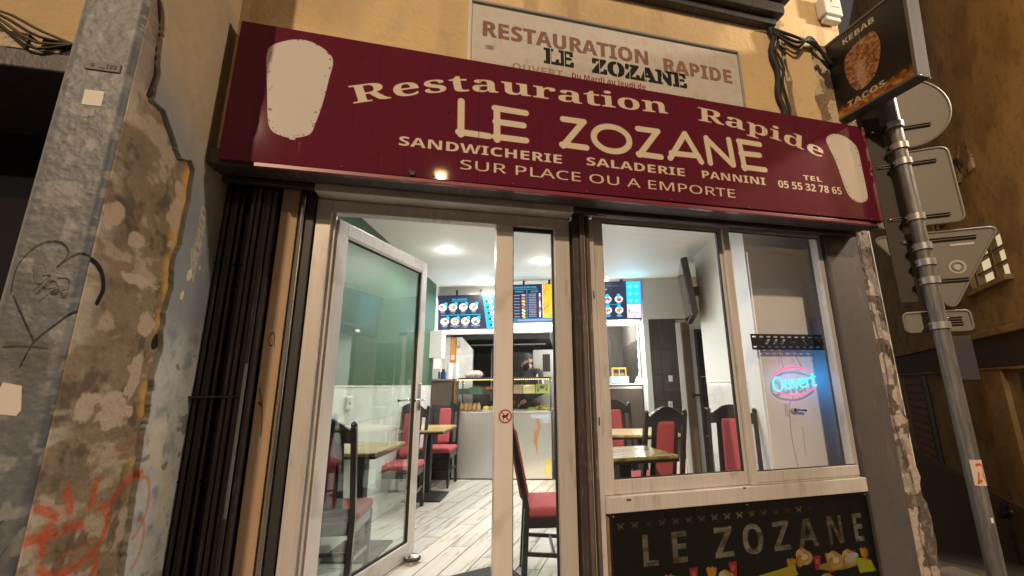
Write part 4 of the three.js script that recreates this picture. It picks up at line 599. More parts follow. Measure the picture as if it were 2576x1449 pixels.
// ------------------------------------------------------------------ the pole with road signs seen from behind
{
  const px = 3.42, pz = 0.45, a = Math.atan2(-0.5426, 0.84);           // plates run along (0.84, 0, 0.54)
  const t = thing('street_sign_pole', 'galvanised street sign pole at the corner with strapped clamps', 'pole', [px, 0, pz], a);
  part(t, 'pole', bar(V(0, -0.3, 0), V(0, 3.62, 0), 0.047, 0.045, 24), M.galva);
  for (const y of [3.309, 3.126, 2.994, 2.546, 2.318, 2.20, 2.065, 1.744]) { const c = part(t, 'clamp', bar(V(0, y - 0.024, 0), V(0, y + 0.024, 0), 0.058, 0.058, 24), mat([0.36, 0.35, 0.35], 0.4, { metalness: 0.5 })); part(c, 'clamp_bolt', bx(-0.07, -0.05, y - 0.01, y + 0.01, -0.02, 0.02, 0.003), M.iron); }
  part(t, 'label', (() => { const g = new THREE.CylinderGeometry(0.0485, 0.0485, 0.155, 24, 1, true, -0.6, 1.9); g.translate(0, 0.795, 0); return g; })(), mat([1, 1, 1], 0.6, { side: THREE.DoubleSide, map: canvasTex(128, 128, (c) => { c.fillStyle = '#cdb9a8'; c.fillRect(0, 0, 128, 128); c.strokeStyle = '#b5532f'; c.lineWidth = 12; c.beginPath(); c.moveTo(34, 30); c.bezierCurveTo(70, 10, 110, 30, 90, 60); c.bezierCurveTo(60, 80, 96, 84, 98, 110); c.moveTo(46, 60); c.lineTo(30, 112); c.lineTo(60, 100); c.stroke(); }) }), 'white sticker with red scrawl');
  part(t, 'label', (() => { const g = new THREE.CylinderGeometry(0.0484, 0.0484, 0.03, 12, 1, true, 0.2, 0.35); g.translate(0, 0.52, 0); return g; })(), mat([0.7, 0.68, 0.66], 0.6, { side: THREE.DoubleSide }), 'small white sticker scrap');
  part(t, 'shadow_strip', bx(-0.165, -0.058, 1.93, 3.45, -0.082, -0.072, 0.002), mat([0.035, 0.026, 0.022], 0.7), 'dark brown strip standing for a band of shadow on the sign backs');  // no real post: the shadow band beside the tube built as a dark strip
  part(t, 'back_box', bx(0.075, 0.19, 1.37, 1.675, -0.19, -0.07, 0.006), mat([0.03, 0.024, 0.034], 0.6));
  const plate = (name, label, cat, shape, rails, extra) => {
    const p = thing(name, label, cat, [px, 0, pz], a, 'road sign plates on the pole'); const g = extrude(shape, 0.004, 0.0015); g.translate(0, 0, -0.088); part(p, 'plate', metric(g), M.plateback);
    // folded rim round the edge
    const pts = shape.getSpacedPoints(90).map((q) => V(q.x, q.y, -0.083)); part(p, 'rim', new THREE.TubeGeometry(new THREE.CatmullRomCurve3(pts, true, 'catmullrom', 0.1), 180, 0.009, 6, true), M.plateback);
    rails.forEach(([y, x0, x1]) => { const r = part(p, 'rail', [bx(x0, x1, y - 0.013, y - 0.004, -0.083, -0.062, 0.003), bx(x0, x1, y + 0.004, y + 0.013, -0.083, -0.062, 0.003)], M.rail); part(r, 'bolt', (() => { const q = new THREE.SphereGeometry(0.011, 10, 8); q.translate(x0 + 0.02, y, -0.06); return q; })(), M.chrome); });
    extra?.(p); return p;
  };
  const disc = new THREE.Shape(); disc.absarc(0.105, 3.452, 0.30, 0, Math.PI * 2);
  plate('road_sign', 'round road sign seen from behind below the kebab light box', 'road sign', disc, [[3.32, -0.14, 0.26]]);
  const rect = (x0, x1, y0, y1, r) => { const s = new THREE.Shape(); s.moveTo(x0 + r, y0); s.lineTo(x1 - r, y0); s.quadraticCurveTo(x1, y0, x1, y0 + r); s.lineTo(x1, y1 - r); s.quadraticCurveTo(x1, y1, x1 - r, y1); s.lineTo(x0 + r, y1); s.quadraticCurveTo(x0, y1, x0, y1 - r); s.lineTo(x0, y0 + r); s.quadraticCurveTo(x0, y0, x0 + r, y0); return s; };
  plate('road_sign', 'large rounded rectangular road sign seen from behind, between disc and triangle', 'road sign', rect(-0.205, 0.325, 2.51, 3.115, 0.06), [[3.012, -0.145, 0.24], [2.573, -0.145, 0.245]]);
  const tri = new THREE.Shape(); tri.moveTo(-0.20, 2.446); tri.lineTo(0.44, 2.440); tri.quadraticCurveTo(0.49, 2.438, 0.468, 2.395); tri.lineTo(0.165, 1.905); tri.quadraticCurveTo(0.13, 1.865, 0.10, 1.905); tri.lineTo(-0.23, 2.40); tri.quadraticCurveTo(-0.25, 2.442, -0.20, 2.446);
  plate('road_sign', 'triangular point down road sign seen from behind with round decal', 'road sign', tri, [[2.384, -0.09, 0.36], [2.075, 0.07, 0.26]], (p) => {
    const d = new THREE.CylinderGeometry(0.05, 0.05, 0.002, 30); d.rotateX(Math.PI / 2); d.translate(0.215, 2.17, -0.082); part(p, 'decal', d, mat([0.42, 0.40, 0.40], 0.6));
    part(p, 'decal_ring', (() => { const q = new THREE.TorusGeometry(0.03, 0.008, 6, 24); q.translate(0.215, 2.17, -0.081); return q; })(), mat([0.2, 0.19, 0.19], 0.6)); part(p, 'decal_mark', bx(0.20, 0.34, 2.328, 2.342, -0.083, -0.081, 0), mat([0.55, 0.52, 0.5], 0.6));
  });
  plate('road_sign', 'small rounded rectangular road sign seen from behind, lowest on the pole', 'road sign', rect(-0.165, 0.22, 1.712, 1.852, 0.035), [[1.80, 0.06, 0.17], [1.765, 0.06, 0.17]]);
}
// ------------------------------------------------------------------ across the alley: plain sodium-lit houses
{
  const A = 43 * Math.PI / 180, Q = V(15.3, 0, -7.5), d = V(Math.sin(A), 0, -Math.cos(A));
  const yy = (y) => 1.37 + 1.8 * (y - 1.37);
  const t = thing('alley_house', 'tall ochre house across the alley with small lit window', 'house', [Q.x, 0, Q.z], Math.PI - A - Math.PI / 2 + Math.PI); // local x set below
  // local frame: x along the wall (away from us), z out of the wall towards the alley
  t.rotation.set(0, 0, 0); t.matrixAutoUpdate = true;
  const n = V(-Math.cos(A), 0, -Math.sin(A)), mx = new THREE.Matrix4().makeBasis(d.clone().negate(), V(0, 1, 0), n.clone()); t.quaternion.setFromRotationMatrix(mx);   // x towards us, z to the alley
  const U = (tt) => -1.8 * tt;
  const B = (t0, t1, y0, y1, z0, z1, r = 0.01) => bx(Math.min(U(t0), U(t1)), Math.max(U(t0), U(t1)), yy(y0), yy(y1), z0, z1, r);
  const wl = U(-3.33), wr = U(-2.22);
  // wall in pieces around the window opening
  part(t, 'wall', [bx(-14, wr < wl ? wr : wl, -8, 16, -0.5, 0, 0), bx(Math.max(wl, wr), 16, -8, 16, -0.5, 0, 0), bx(Math.min(wl, wr), Math.max(wl, wr), -8, yy(2.52), -0.5, 0, 0), bx(Math.min(wl, wr), Math.max(wl, wr), yy(3.1), 16, -0.5, 0, 0)], M.farwall);
  part(t, 'band', bx(-14, 16, yy(1.90), yy(1.98), 0.0, 0.12, 0.02), M.farwall); part(t, 'band', bx(-14, 16, yy(1.49), yy(1.52), 0.0, 0.1, 0.01), M.farwall);
  part(t, 'shop_fascia', bx(-14, 16, yy(1.53), yy(1.89), 0.0, 0.04, 0), mat([0.05, 0.033, 0.022], 0.7));
  const w = part(t, 'window', bx(Math.min(wl, wr), Math.max(wl, wr), yy(2.52), yy(3.1), -0.3, -0.26, 0), glow([0.80, 0.62, 0.36], 0.85));
  const wx0 = Math.min(wl, wr), wx1 = Math.max(wl, wr), fm = mat([0.16, 0.11, 0.06], 0.7);
  part(w, 'frame', [bx(wx0, wx0 + 0.1, yy(2.52), yy(3.1), -0.25, -0.1), bx(wx1 - 0.1, wx1, yy(2.52), yy(3.1), -0.25, -0.1), bx((wx0 + wx1) / 2 - 0.08, (wx0 + wx1) / 2 + 0.08, yy(2.52), yy(3.1), -0.25, -0.12), bx(wx0, wx1, yy(2.72), yy(2.745), -0.25, -0.13), bx(wx0, wx1, yy(2.9), yy(2.925), -0.25, -0.13)], fm);
  part(w, 'sill', bx(wx0 - 0.1, wx1 + 0.1, yy(2.46), yy(2.52), -0.1, 0.14), M.farwall);
  part(t, 'shutter_panel', B(-1.75, -1.15, 2.45, 3.25, 0.0, 0.05), mat([0.12, 0.085, 0.05], 0.7)); part(t, 'shutter_panel', B(-0.1, -0.55, 2.45, 3.25, 0.0, 0.05), mat([0.12, 0.085, 0.05], 0.7));
  part(t, 'dark_shop_opening', bx(U(-2.95), U(-6) > 0 ? U(-6) : 14, yy(0.4), yy(1.46), 0.0, 0.03, 0), M.black);
  part(t, 'post', B(-2.03, -2.6, -1.2, 1.48, 0.0, 0.10), M.farwall); part(t, 'dark_gap', B(0.72, 1.05, -0.6, 1.47, 0.0, 0.03), M.black);
  const sl = part(t, 'slatted_door', B(1.02, 2.4, -0.4, 1.47, 0.0, 0.03), mat([0.10, 0.055, 0.03], 0.7));
  for (let i = 0; i < 12; i++) part(sl, 'slat', B(1.05, 2.38, -0.3 + i * 0.145, -0.19 + i * 0.145, 0.03, 0.06), mat([0.17 + 0.03 * (i % 3), 0.09, 0.045], 0.7));
  part(t, 'plinth', bx(-14, 16, -8, yy(-0.1), 0.0, 0.16, 0.02), mat([0.14, 0.09, 0.05], 0.8));
  parts(t, 'relief_patch', [B(-2.2, -1.4, 3.6, 4.1, 0.0, 0.05), B(-3.2, -2.6, 3.9, 4.3, 0, 0.06), B(-1.0, -0.4, 4.2, 5.0, 0.0, 0.04)], M.rubble);
}
for (const [x, y, z, lab, cat] of [[6.4, -0.6, -3.0, 'low stone wall running down the right alley', 'wall']]) {
  const A = 43 * Math.PI / 180, g = new THREE.BoxGeometry(0.35, 0.9, 5); g.rotateY(-A); g.translate(x + 3.6, slope(x + 3.6, z - 3.2) + 0.35, z - 3.2); one('alley_wall', lab, cat, metric(g), M.rubble);
}
{
  // street lamp that lights the alley, on a bracket high on the shop's own corner, above the picture
  const t = thing('alley_lamp', 'street lantern on the corner above the alley', 'street lamp', [5.6, 8.9, -1.6]);
  part(t, 'arm', bar(V(-1.2, 0.35, 0.35), V(0, 0.3, 0), 0.03), M.iron); part(t, 'hood', (() => { const g = new THREE.ConeGeometry(0.24, 0.2, 24, 1, true); g.translate(0, 0.2, 0); return g; })(), mat([0.1, 0.1, 0.1], 0.5, { side: THREE.DoubleSide })); part(t, 'bulb', (() => { const g = new THREE.SphereGeometry(0.1, 16, 12); g.translate(0, 0.06, 0); return g; })(), glow([1, 0.6, 0.22], 4));
  lamp([5.6, 8.8, -1.6], [1, 0.58, 0.16], 11, 6);
}
{
  // street lamp over the road behind the photographer: its reflection stands in the glossy sign
  const t = thing('street_lamp', 'tall street lamp across the road behind the photographer', 'street lamp', [-0.06, 0, 14.6]);
  part(t, 'column', bar(V(0, -0.2, 1.2), V(0, 10.1, 1.2), 0.09, 0.05), M.galva); part(t, 'arm', bar(V(0, 10.05, 1.2), V(0, 10.2, 0.1), 0.035), M.galva); part(t, 'head', bx(-0.16, 0.16, 10.12, 10.24, -0.25, 0.3, 0.03), M.galva);
  part(t, 'diffuser', bx(-0.24, 0.24, 9.98, 10.115, -0.2, 0.24, 0.04), glow([1, 0.60, 0.24], 55)); 
  lamp([-0.06, 9.93, 14.6], [1, 0.66, 0.34], 60, 6);
}
{
  // whiter street lantern added further along the pavement to the right, unseen outside the picture: it rakes along the shop front on to the return wall of the pier
  const t = thing('added_lantern', 'added white street lantern out of view along the pavement to the right', 'street lamp', [5.6, 0, 1.3]);
  part(t, 'column', bar(V(0, 0, 0.2), V(0, 4.9, 0.2), 0.06, 0.045), M.iron); part(t, 'arm', bar(V(0, 4.86, 0.2), V(0, 4.95, 0), 0.025), M.iron); part(t, 'hood', (() => { const g = new THREE.ConeGeometry(0.26, 0.2, 24, 1, true); g.translate(0, 4.95, 0); return g; })(), mat([0.1, 0.1, 0.1], 0.5, { side: THREE.DoubleSide })); part(t, 'bulb', (() => { const g = new THREE.SphereGeometry(0.11, 16, 12); g.translate(0, 4.8, 0); return g; })(), glow([1, 0.85, 0.66], 5));
  lamp([5.6, 4.78, 1.3], [1, 0.86, 0.70], 50, 6);
}
// ------------------------------------------------------------------ inside: floor of skewed wood-look planks
const FL = 0.15, CEIL = 2.85, TAN15 = Math.tan(15 * Math.PI / 180);
const KA = 18 * Math.PI / 180, KO = V(0.02, 0, -3.66), KE = V(Math.cos(KA), 0, Math.sin(KA)), KN = V(-Math.sin(KA), 0, Math.cos(KA));
const K = (u, y, v) => { const p = KO.clone().addScaledVector(KE, u).addScaledVector(KN, v); return [p.x, y, p.z]; };
{
  const fl = struct('floor', null, null, 'whitewashed wood look plank floor of the restaurant');
  part(fl, 'bed', (() => { const s = poly([[-1.05, 0.08], [3.6, 0.08], [4.9, 2.2], [3.2, 6.5], [0.8, 6.5]]); const g = new THREE.ExtrudeGeometry(s, { depth: 0.1, bevelEnabled: false }); g.rotateX(-Math.PI / 2); g.translate(0, FL - 0.106, 0); return metric(g); })(), M.darkgrout);
  const room = [[-0.985, -0.095], [3.44, -0.095], [3.44, -0.4], [4.6, -1.0], [4.6, -2.2], [K(-0.05, 0, 0.0)[0], K(-0.05, 0, 0.0)[2]]];
  const inside = (poly_, a, b) => { const out = []; for (let i = 0; i < poly_.length; i++) { const p = poly_[i], q = poly_[(i + 1) % poly_.length], f = (r) => (b[0] - a[0]) * (r[1] - a[1]) - (b[1] - a[1]) * (r[0] - a[0]), fp = f(p), fq = f(q); if (fp <= 0) out.push(p); if ((fp <= 0) !== (fq <= 0)) { const t = fp / (fp - fq); out.push([p[0] + (q[0] - p[0]) * t, p[1] + (q[1] - p[1]) * t]); } } return out; };
  const S = [0.480, -0.877], J = [0.968, 0.25], w = 0.166, L = 0.86, mats = plankTex.map((t) => mat([1, 1, 1], 0.34, { map: t }));
  for (let r = -16; r < 30; r++) for (let k = -6; k < 7; k++) {
    const off = ((r * 0.37) % 1 + 1) % 1, gap = 0.0042, P = (a, b) => [0.073 + J[0] * a * w + S[0] * b * L, -0.579 + J[1] * a * w + S[1] * b * L];
    const e = gap / w, e2 = gap / L; let q = [P(r + e, k + off + e2), P(r + 1 - e, k + off + e2), P(r + 1 - e, k + 1 + off - e2), P(r + e, k + 1 + off - e2)];
    const area = (c) => c.reduce((s, p, i) => s + p[0] * c[(i + 1) % c.length][1] - c[(i + 1) % c.length][0] * p[1], 0) / 2;
    let cl = area(q) > 0 ? q.reverse() : q; const rm = area(room) > 0 ? room.slice().reverse() : room;
    for (let i = 0; i < rm.length && cl.length > 2; i++) cl = inside(cl, rm[i], rm[(i + 1) % rm.length]);
    if (cl.length < 3 || Math.abs(area(cl)) < 0.002) continue;
    const g = new THREE.ExtrudeGeometry(poly(cl.map((p) => [p[0], -p[1]])), { depth: 0.008, bevelEnabled: false }); g.rotateX(-Math.PI / 2); g.translate(0, FL - 0.008, 0);
    const p = g.attributes.position, uv = g.attributes.uv, ox = rnd(), oy = rnd();
    for (let i = 0; i < p.count; i++) { const x = p.getX(i) - 0.073, z = p.getZ(i) + 0.579; uv.setXY(i, (x * 0.877 + z * 0.48) / 0.5 + ox, (x * S[0] + z * S[1]) / 1.0 + oy); }
    part(fl, 'plank', g, mats[Math.floor(rnd() * 4)]);
  }
}
struct('ceiling', (() => { const g = new THREE.ExtrudeGeometry(poly([[-1.2, 0.12], [3.7, 0.12], [5.4, 2.2], [3.4, 7], [0.4, 7]]), { depth: 0.1, bevelEnabled: false }); g.rotateX(-Math.PI / 2); g.translate(0, CEIL, 0); return metric(g); })(), M.ceiling, 'white smooth ceiling with recessed spots');

// left wall: large pale tiles below, dark green paint above
{
  const w = struct('left_wall', null, null, 'interior left wall, green paint above pale tiles'); w.position.set(-1.0, 0, 0); w.rotation.y = -15 * Math.PI / 180;
  part(w, 'green_paint', bx(-0.12, 0, 1.386, 2.9, -3.80, -0.10, 0), M.green); part(w, 'backing', bx(-0.12, -0.011, 0.05, 1.386, -6.2, -0.10, 0), M.grout);
  part(w, 'trim', bx(-0.011, 0.004, 1.372, 1.386, -3.75, -0.10, 0.002), M.plastic);
  for (let r = 0; r < 5; r++) for (let c = 0; c < 7; c++) { const y1 = 1.370 - r * 0.2925, y0 = Math.max(0.151, y1 - 0.2895), z1 = -0.02 - c * 0.6 + (r % 2) * 0.3, z0 = z1 - 0.597; if (y1 < 0.17) continue; const zz1 = Math.min(-0.10, z1), zz0 = Math.max(-3.78, z0); if (zz1 - zz0 > 0.02) part(w, 'tile', metric(bx(-0.011, -0.001, y0, y1, zz0, zz1, 0.002), rr(0, 3), rr(0, 3)), M.marble); }
  part(w, 'kitchen_tiling', bx(-0.12, 0.0, 1.386, 2.9, -6.2, -3.80, 0), M.white);
  for (let r = 0; r < 5; r++) for (let c = 0; c < 4; c++) part(w, 'tile', metric(bx(0.0, 0.008, 1.39 + r * 0.25, 1.637 + r * 0.25, -4.40 - c * 0.6, -3.803 - c * 0.6, 0.002), rr(0, 3), rr(0, 3)), M.marble);
  const o = part(w, 'socket', bx(-0.002, 0.022, 1.19, 1.30, -1.30, -1.19, 0.008), M.plastic); parts(o, 'socket_hole', [bx(0.0215, 0.0235, 1.235, 1.255, -1.255, -1.25, 0), bx(0.0215, 0.0235, 1.235, 1.255, -1.24, -1.235, 0)], M.gasket);
}
// right side: plain pale wall, tall panel by the window, bluish return
{
  const w = struct('right_wall', null, null, 'pale interior right wall with white tile trim'); w.position.set(2.63, 0, -0.38); w.rotation.y = -15 * Math.PI / 180;
  part(w, 'paint', bx(0, 0.14, 1.395, 2.9, -1.27, -0.125, 0), M.white); part(w, 'backing', bx(0.011, 0.14, 0.05, 1.395, -1.27, -0.125, 0), M.grout); part(w, 'trim', bx(-0.004, 0.012, 1.380, 1.396, -1.272, -0.125, 0.002), M.plastic);
  for (let r = 0; r < 4; r++) for (let c = 0; c < 3; c++) { const y1 = 1.378 - r * 0.38, y0 = Math.max(0.151, y1 - 0.377), z1 = -0.125 - c * 0.4, z0 = Math.max(-1.27, z1 - 0.397); part(w, 'tile', metric(bx(0.001, 0.011, y0, y1, z0, z1, 0.002), rr(0, 3), rr(0, 3)), M.marble); }
  const p = struct('end_wall', [bx(2.625, 3.6, 0.05, 2.9, -0.54, -0.395, 0), bx(3.45, 3.6, 0.05, 2.9, -0.394, -0.03, 0)], mat([0.72, 0.73, 0.76], 0.6), 'short end wall behind the neon sign');
  const d = thing('light_patch_door', 'tall door with small lever handle behind the neon sign, its panel shaped and tinted as a patch of light', 'door', [0, 0, 0]);
  part(d, 'panel', bx(2.637, 3.192, 0.16, 2.495, -0.394, -0.376, 0.003), mat([0.70, 0.665, 0.66], 0.4));  // outline and warm tint stand for a patch of light on the wall
  part(d, 'lock_plate', bx(2.80, 2.835, 1.10, 1.20, -0.3765, -0.374, 0.001), mat([0.5, 0.47, 0.46], 0.5)); part(d, 'handle', [metric(bar(V(2.865, 1.15, -0.376), V(2.865, 1.15, -0.33), 0.016)), metric(tube([V(2.865, 1.15, -0.332), V(2.91, 1.152, -0.328), V(2.965, 1.145, -0.33)], 0.010, 12, 8))], M.chrome);
}
{
  const t = thing('wall_bracket', 'black perforated television wall plate mounted above the neon sign', 'bracket', [0, 0, 0]);
  const s = poly([[2.50, 1.632], [3.33, 1.632], [3.335, 1.764], [2.495, 1.76]]), hole = (x, y, w, h, sk = 0) => { const p = new THREE.Path(); p.moveTo(x - w, y - h); p.lineTo(x + w, y - h); p.lineTo(x + w + sk, y + h); p.lineTo(x - w + sk, y + h); p.closePath(); s.holes.push(p); };
  for (let i = 0; i < 12; i++) { hole(2.53 + i * 0.069, 1.738, 0.019, 0.006); hole(2.53 + i * 0.069, 1.656, 0.019, 0.006); }
  for (const i of [0, 1, 2]) hole(2.64 + i * 0.075, 1.698, 0.014, 0.02, 0.03); for (const i of [0, 1, 2]) hole(3.04 + i * 0.075, 1.698, 0.006, 0.02, -0.03); hole(2.9, 1.698, 0.03, 0.004);
  const g = extrude(s, 0.004); g.translate(0, 0, -0.30); part(t, 'plate', metric(g), M.iron); parts(t, 'spacer', [bx(2.56, 2.60, 1.68, 1.72, -0.374, -0.30), bx(3.2, 3.24, 1.68, 1.72, -0.392, -0.30)], M.iron);
}
{
  // neon sign hung in the window
  const t = thing('neon_sign', 'lit blue and pink neon sign reading Ouvert hanging in the right pane', 'neon sign', [0, 0, -0.315]);
  const blue = glow([0.12, 0.80, 1.0], 1.7), pink = glow([1.0, 0.13, 0.24], 1.7), P = (l) => l.map((p) => V(p[0] * 1.061, p[1] * 1.061 - 0.0836, 0));
  const ell = (cx, cy, rx, ry, a0, a1, n = 20) => Array.from({ length: n + 1 }, (_, i) => [cx + rx * Math.cos(a0 + (a1 - a0) * i / n), cy + ry * Math.sin(a0 + (a1 - a0) * i / n)]);
  const L = { O: ell(2.558, 1.359, 0.042, 0.051, 1.8, 8.1, 26), u: [[2.625, 1.392], [2.624, 1.35], [2.640, 1.324], [2.664, 1.334], [2.674, 1.39], [2.676, 1.325]], v: [[2.697, 1.393], [2.722, 1.326], [2.749, 1.396]], e: [[2.762, 1.362], [2.804, 1.370], [2.797, 1.398], [2.772, 1.396], [2.762, 1.36], [2.775, 1.333], [2.806, 1.338]], r: [[2.828, 1.402], [2.830, 1.336]], s: [[2.829, 1.375], [2.842, 1.40], [2.862, 1.402]], t: [[2.888, 1.438], [2.887, 1.36], [2.896, 1.345], [2.914, 1.349]], c: [[2.868, 1.408], [2.912, 1.413]] };
  for (const k of ['O', 'u', 'v', 'e', 'r', 's', 't', 'c']) part(t, 'blue_tube', tube(P(L[k]), 0.0072, 40, 8), blue);
  part(t, 'pink_tube', tube(P([[2.531, 1.420], [2.57, 1.448], [2.64, 1.474], [2.736, 1.484], [2.82, 1.472], [2.890, 1.452]]), 0.006, 40, 8), pink); part(t, 'pink_tube', tube(P([[2.552, 1.300], [2.61, 1.280], [2.714, 1.270], [2.80, 1.285], [2.87, 1.315], [2.912, 1.342]]), 0.006, 40, 8), pink);
  parts(t, 'chain', [tube([V(2.79, 1.482, 0), V(2.775, 1.56, 0.008), V(2.80, 1.655, 0.012)], 0.0022, 12, 6), tube([V(2.98, 1.478, 0), V(2.93, 1.56, 0.008), V(2.90, 1.655, 0.012)], 0.0022, 12, 6)], mat([0.2, 0.2, 0.21], 0.6));
  parts(t, 'lead', [tube([V(2.87, 1.262, -0.02), V(2.845, 1.18, -0.05), V(2.83, 0.95, -0.057), V(2.85, 0.70, -0.057)], 0.0028, 24, 6), tube([V(2.95, 1.02, -0.058), V(2.94, 0.80, -0.058)], 0.002, 8, 6)], mat([0.42, 0.42, 0.44], 0.6));
  lamp([2.88, 1.37, -0.27], [0.01, 0.36, 1], 0.05, 2); lamp([3.20, 1.40, -0.17], [0.01, 0.38, 1], 0.17, 4); lamp([2.88, 1.50, -0.28], [1, 0.12, 0.25], 0.008, 2); lamp([2.88, 1.25, -0.28], [1, 0.12, 0.25], 0.008, 2);
}
// ------------------------------------------------------------------ recessed spots
const spots = [[0.09, -1.97], [1.22, -2.17], [0.67, -3.40], [-0.25, -0.62], [1.0, -0.62], [1.75, -0.70], [2.35, -2.9, 1]];  // those after the third are added out of sight for their light
spots.forEach(([x, z, hidden], i) => {
  const t = thing('ceiling_spot', ['recessed ceiling spot nearest the door leaf', 'recessed ceiling spot behind the side light', 'recessed ceiling spot in front of the menu screens', 'added recessed ceiling spot over the doorway', 'added recessed ceiling spot inside over the mullion', 'added recessed ceiling spot above the window table', 'added recessed ceiling spot by the corridor'][i], 'ceiling light', [x, CEIL, z], 0, 'recessed ceiling spots');
  part(t, 'ring', (() => { const g = new THREE.TorusGeometry(0.058, 0.01, 8, 32); g.rotateX(Math.PI / 2); return g; })(), M.plastic); part(t, 'diffuser', (() => { const g = new THREE.CylinderGeometry(0.052, 0.052, 0.006, 32); return g; })(), glow([1, 0.96, 0.88], 9));
  const q = z > -1 ? 0.42 : 1.15; downlight([x, CEIL - 0.02, z], WARM_WHITE, DOWNLIGHT * q); lamp([x, CEIL - 0.10, z], WARM_WHITE, DOWNLIGHT * q * 0.016, 3);
});

// ------------------------------------------------------------------ serving counter front, header, menu screens, kitchen
const kth = (name, label, cat, u, y, v, turn = 0, group) => thing(name, label, cat, K(u, y, v), -KA + turn, group);
{
  const h = struct('header_wall', null, null, 'cream header wall over the serving opening'); h.position.copy(KO); h.rotation.y = -KA;
  parts(h, 'panel', [bx(-0.25, 1.74, 2.135, 2.9, -0.34, -0.22, 0), bx(1.74, 2.96, 2.215, 2.9, -0.34, -0.22, 0), bx(2.96, 4.6, 2.26, 2.9, -0.12, 0.0, 0)], mat([0.70, 0.68, 0.62], 0.6)); part(h, 'jamb', bx(2.955, 3.03, 0.15, 2.26, -0.34, 0.012, 0.003), M.white);
  part(h, 'kitchen_wall', [bx(-1, 4.0, 0.05, 2.9, -2.55, -2.4, 0)], M.darkgrout);
  for (let r = 0; r < 7; r++) for (let c = 0; c < 6; c++) part(h, 'tile', metric(bx(0.0 + c * 0.55, 0.545 + c * 0.55, 0.16 + r * 0.36, 0.516 + r * 0.36, -2.40, -2.39, 0.002), rr(0, 3), rr(0, 3)), M.darktile);
  // white tiled cheek wall left of the serving opening, cut back under the hood
  { const rowsY = [0.15, 0.62, 1.02, 1.30, 1.58, 1.86, 2.13]; for (let r = 0; r < 6; r++) { const y0 = rowsY[r] + 0.002, y1 = rowsY[r + 1] - 0.002, xr = (y) => y < 1.93 ? 0.395 : 0.395 - 0.175 * (y - 1.93) / 0.2; for (const [a, b] of [[-0.13, 0.128], [0.132, 9]]) { const P = [[a, y0], [Math.min(b, xr(y0)), y0]]; if (y1 > 1.93 && y0 < 1.93) P.push([Math.min(b, xr(1.93)), 1.93]); P.push([Math.min(b, xr(y1)), y1], [a, y1]); const g = extrude(P, 0.01); g.translate(0, 0, -0.61); part(h, 'tile', metric(g, rr(0, 3), rr(0, 3)), M.marble); } } }
  part(h, 'cheek_wall', (() => { const g = extrude([[-0.14, 0.15], [0.393, 0.15], [0.393, 1.93], [0.22, 2.13], [-0.14, 2.13]], 0.05); g.translate(0, 0, -0.662); return metric(g); })(), M.grout);
  part(h, 'kitchen_side', bx(2.955, 3.1, 0.05, 2.9, -2.4, -0.35, 0), M.darkgrout);
  for (let r = 0; r < 5; r++) for (let c = 0; c < 3; c++) part(h, 'tile', metric(bx(2.945, 2.955, 0.25 + r * 0.36, 0.606 + r * 0.36, -2.38 + c * 0.6, -1.785 + c * 0.6, 0.002), rr(0, 3), rr(0, 3)), M.darktile);
  // corridor end: dark tiles, doors
  part(h, 'shadow_strip', bx(3.03, 3.40, 0.15, 2.258, -0.12, -0.012, 0), M.darkgrout);
  const rows = [0.15, 0.42, 0.782, 1.144, 1.498, 1.843, 2.255], cols = [3.032, 3.175, 3.398];
  for (let r = 0; r < 6; r++) for (let c = 0; c < 2; c++) part(h, 'tile', metric(bx(cols[c] + 0.004, cols[c + 1] - 0.004, rows[r] + 0.004, rows[r + 1] - 0.004, -0.012, -0.002, 0.002), rr(0, 3), rr(0, 3)), r ? M.darktile : M.marble);
  parts(h, 'white_frame', [bx(3.40, 3.465, 0.15, 2.2, -0.12, 0.02, 0.003), bx(3.575, 3.635, 0.15, 2.258, -0.12, 0.012, 0.003)], M.white);
  const dr = part(h, 'corridor_door', bx(3.468, 3.572, 0.17, 2.2, -0.09, 0.045, 0.004), mat([0.12, 0.085, 0.062], 0.45)); part(dr, 'handle', [bx(3.52, 3.54, 1.20, 1.24, 0.045, 0.1, 0.003), bx(3.53, 3.74, 1.205, 1.235, 0.09, 0.11, 0.005)], M.iron);
  part(h, 'far_wall', bx(3.635, 4.6, 0.05, 2.26, -0.12, -0.002, 0), M.white);
  for (const [u, y] of [[3.275, 1.44], [3.245, 1.10]]) { const s = part(h, 'switch', bx(u - 0.028, u + 0.028, y - 0.042, y + 0.042, -0.003, 0.012, 0.003), M.plastic); if (y < 1.2) part(s, 'switch_rocker', bx(u - 0.006, u + 0.006, y - 0.012, y + 0.012, 0.012, 0.016, 0.001), M.gasket); }
  part(h, 'kitchen_ceiling', bx(-0.9, 2.95, 2.55, 2.6, -2.4, -0.35, 0), mat([0.45, 0.44, 0.42], 0.7));
  part(h, 'kitchen_floor', bx(-0.9, 3.0, 0.1, 0.148, -2.4, -0.0, 0), M.darktile);
}
lamp(K(0.9, 2.45, -1.0), WARM_WHITE, KITCHEN, 3); lamp(K(2.3, 2.45, -1.1), WARM_WHITE, KITCHEN * 0.7, 3);
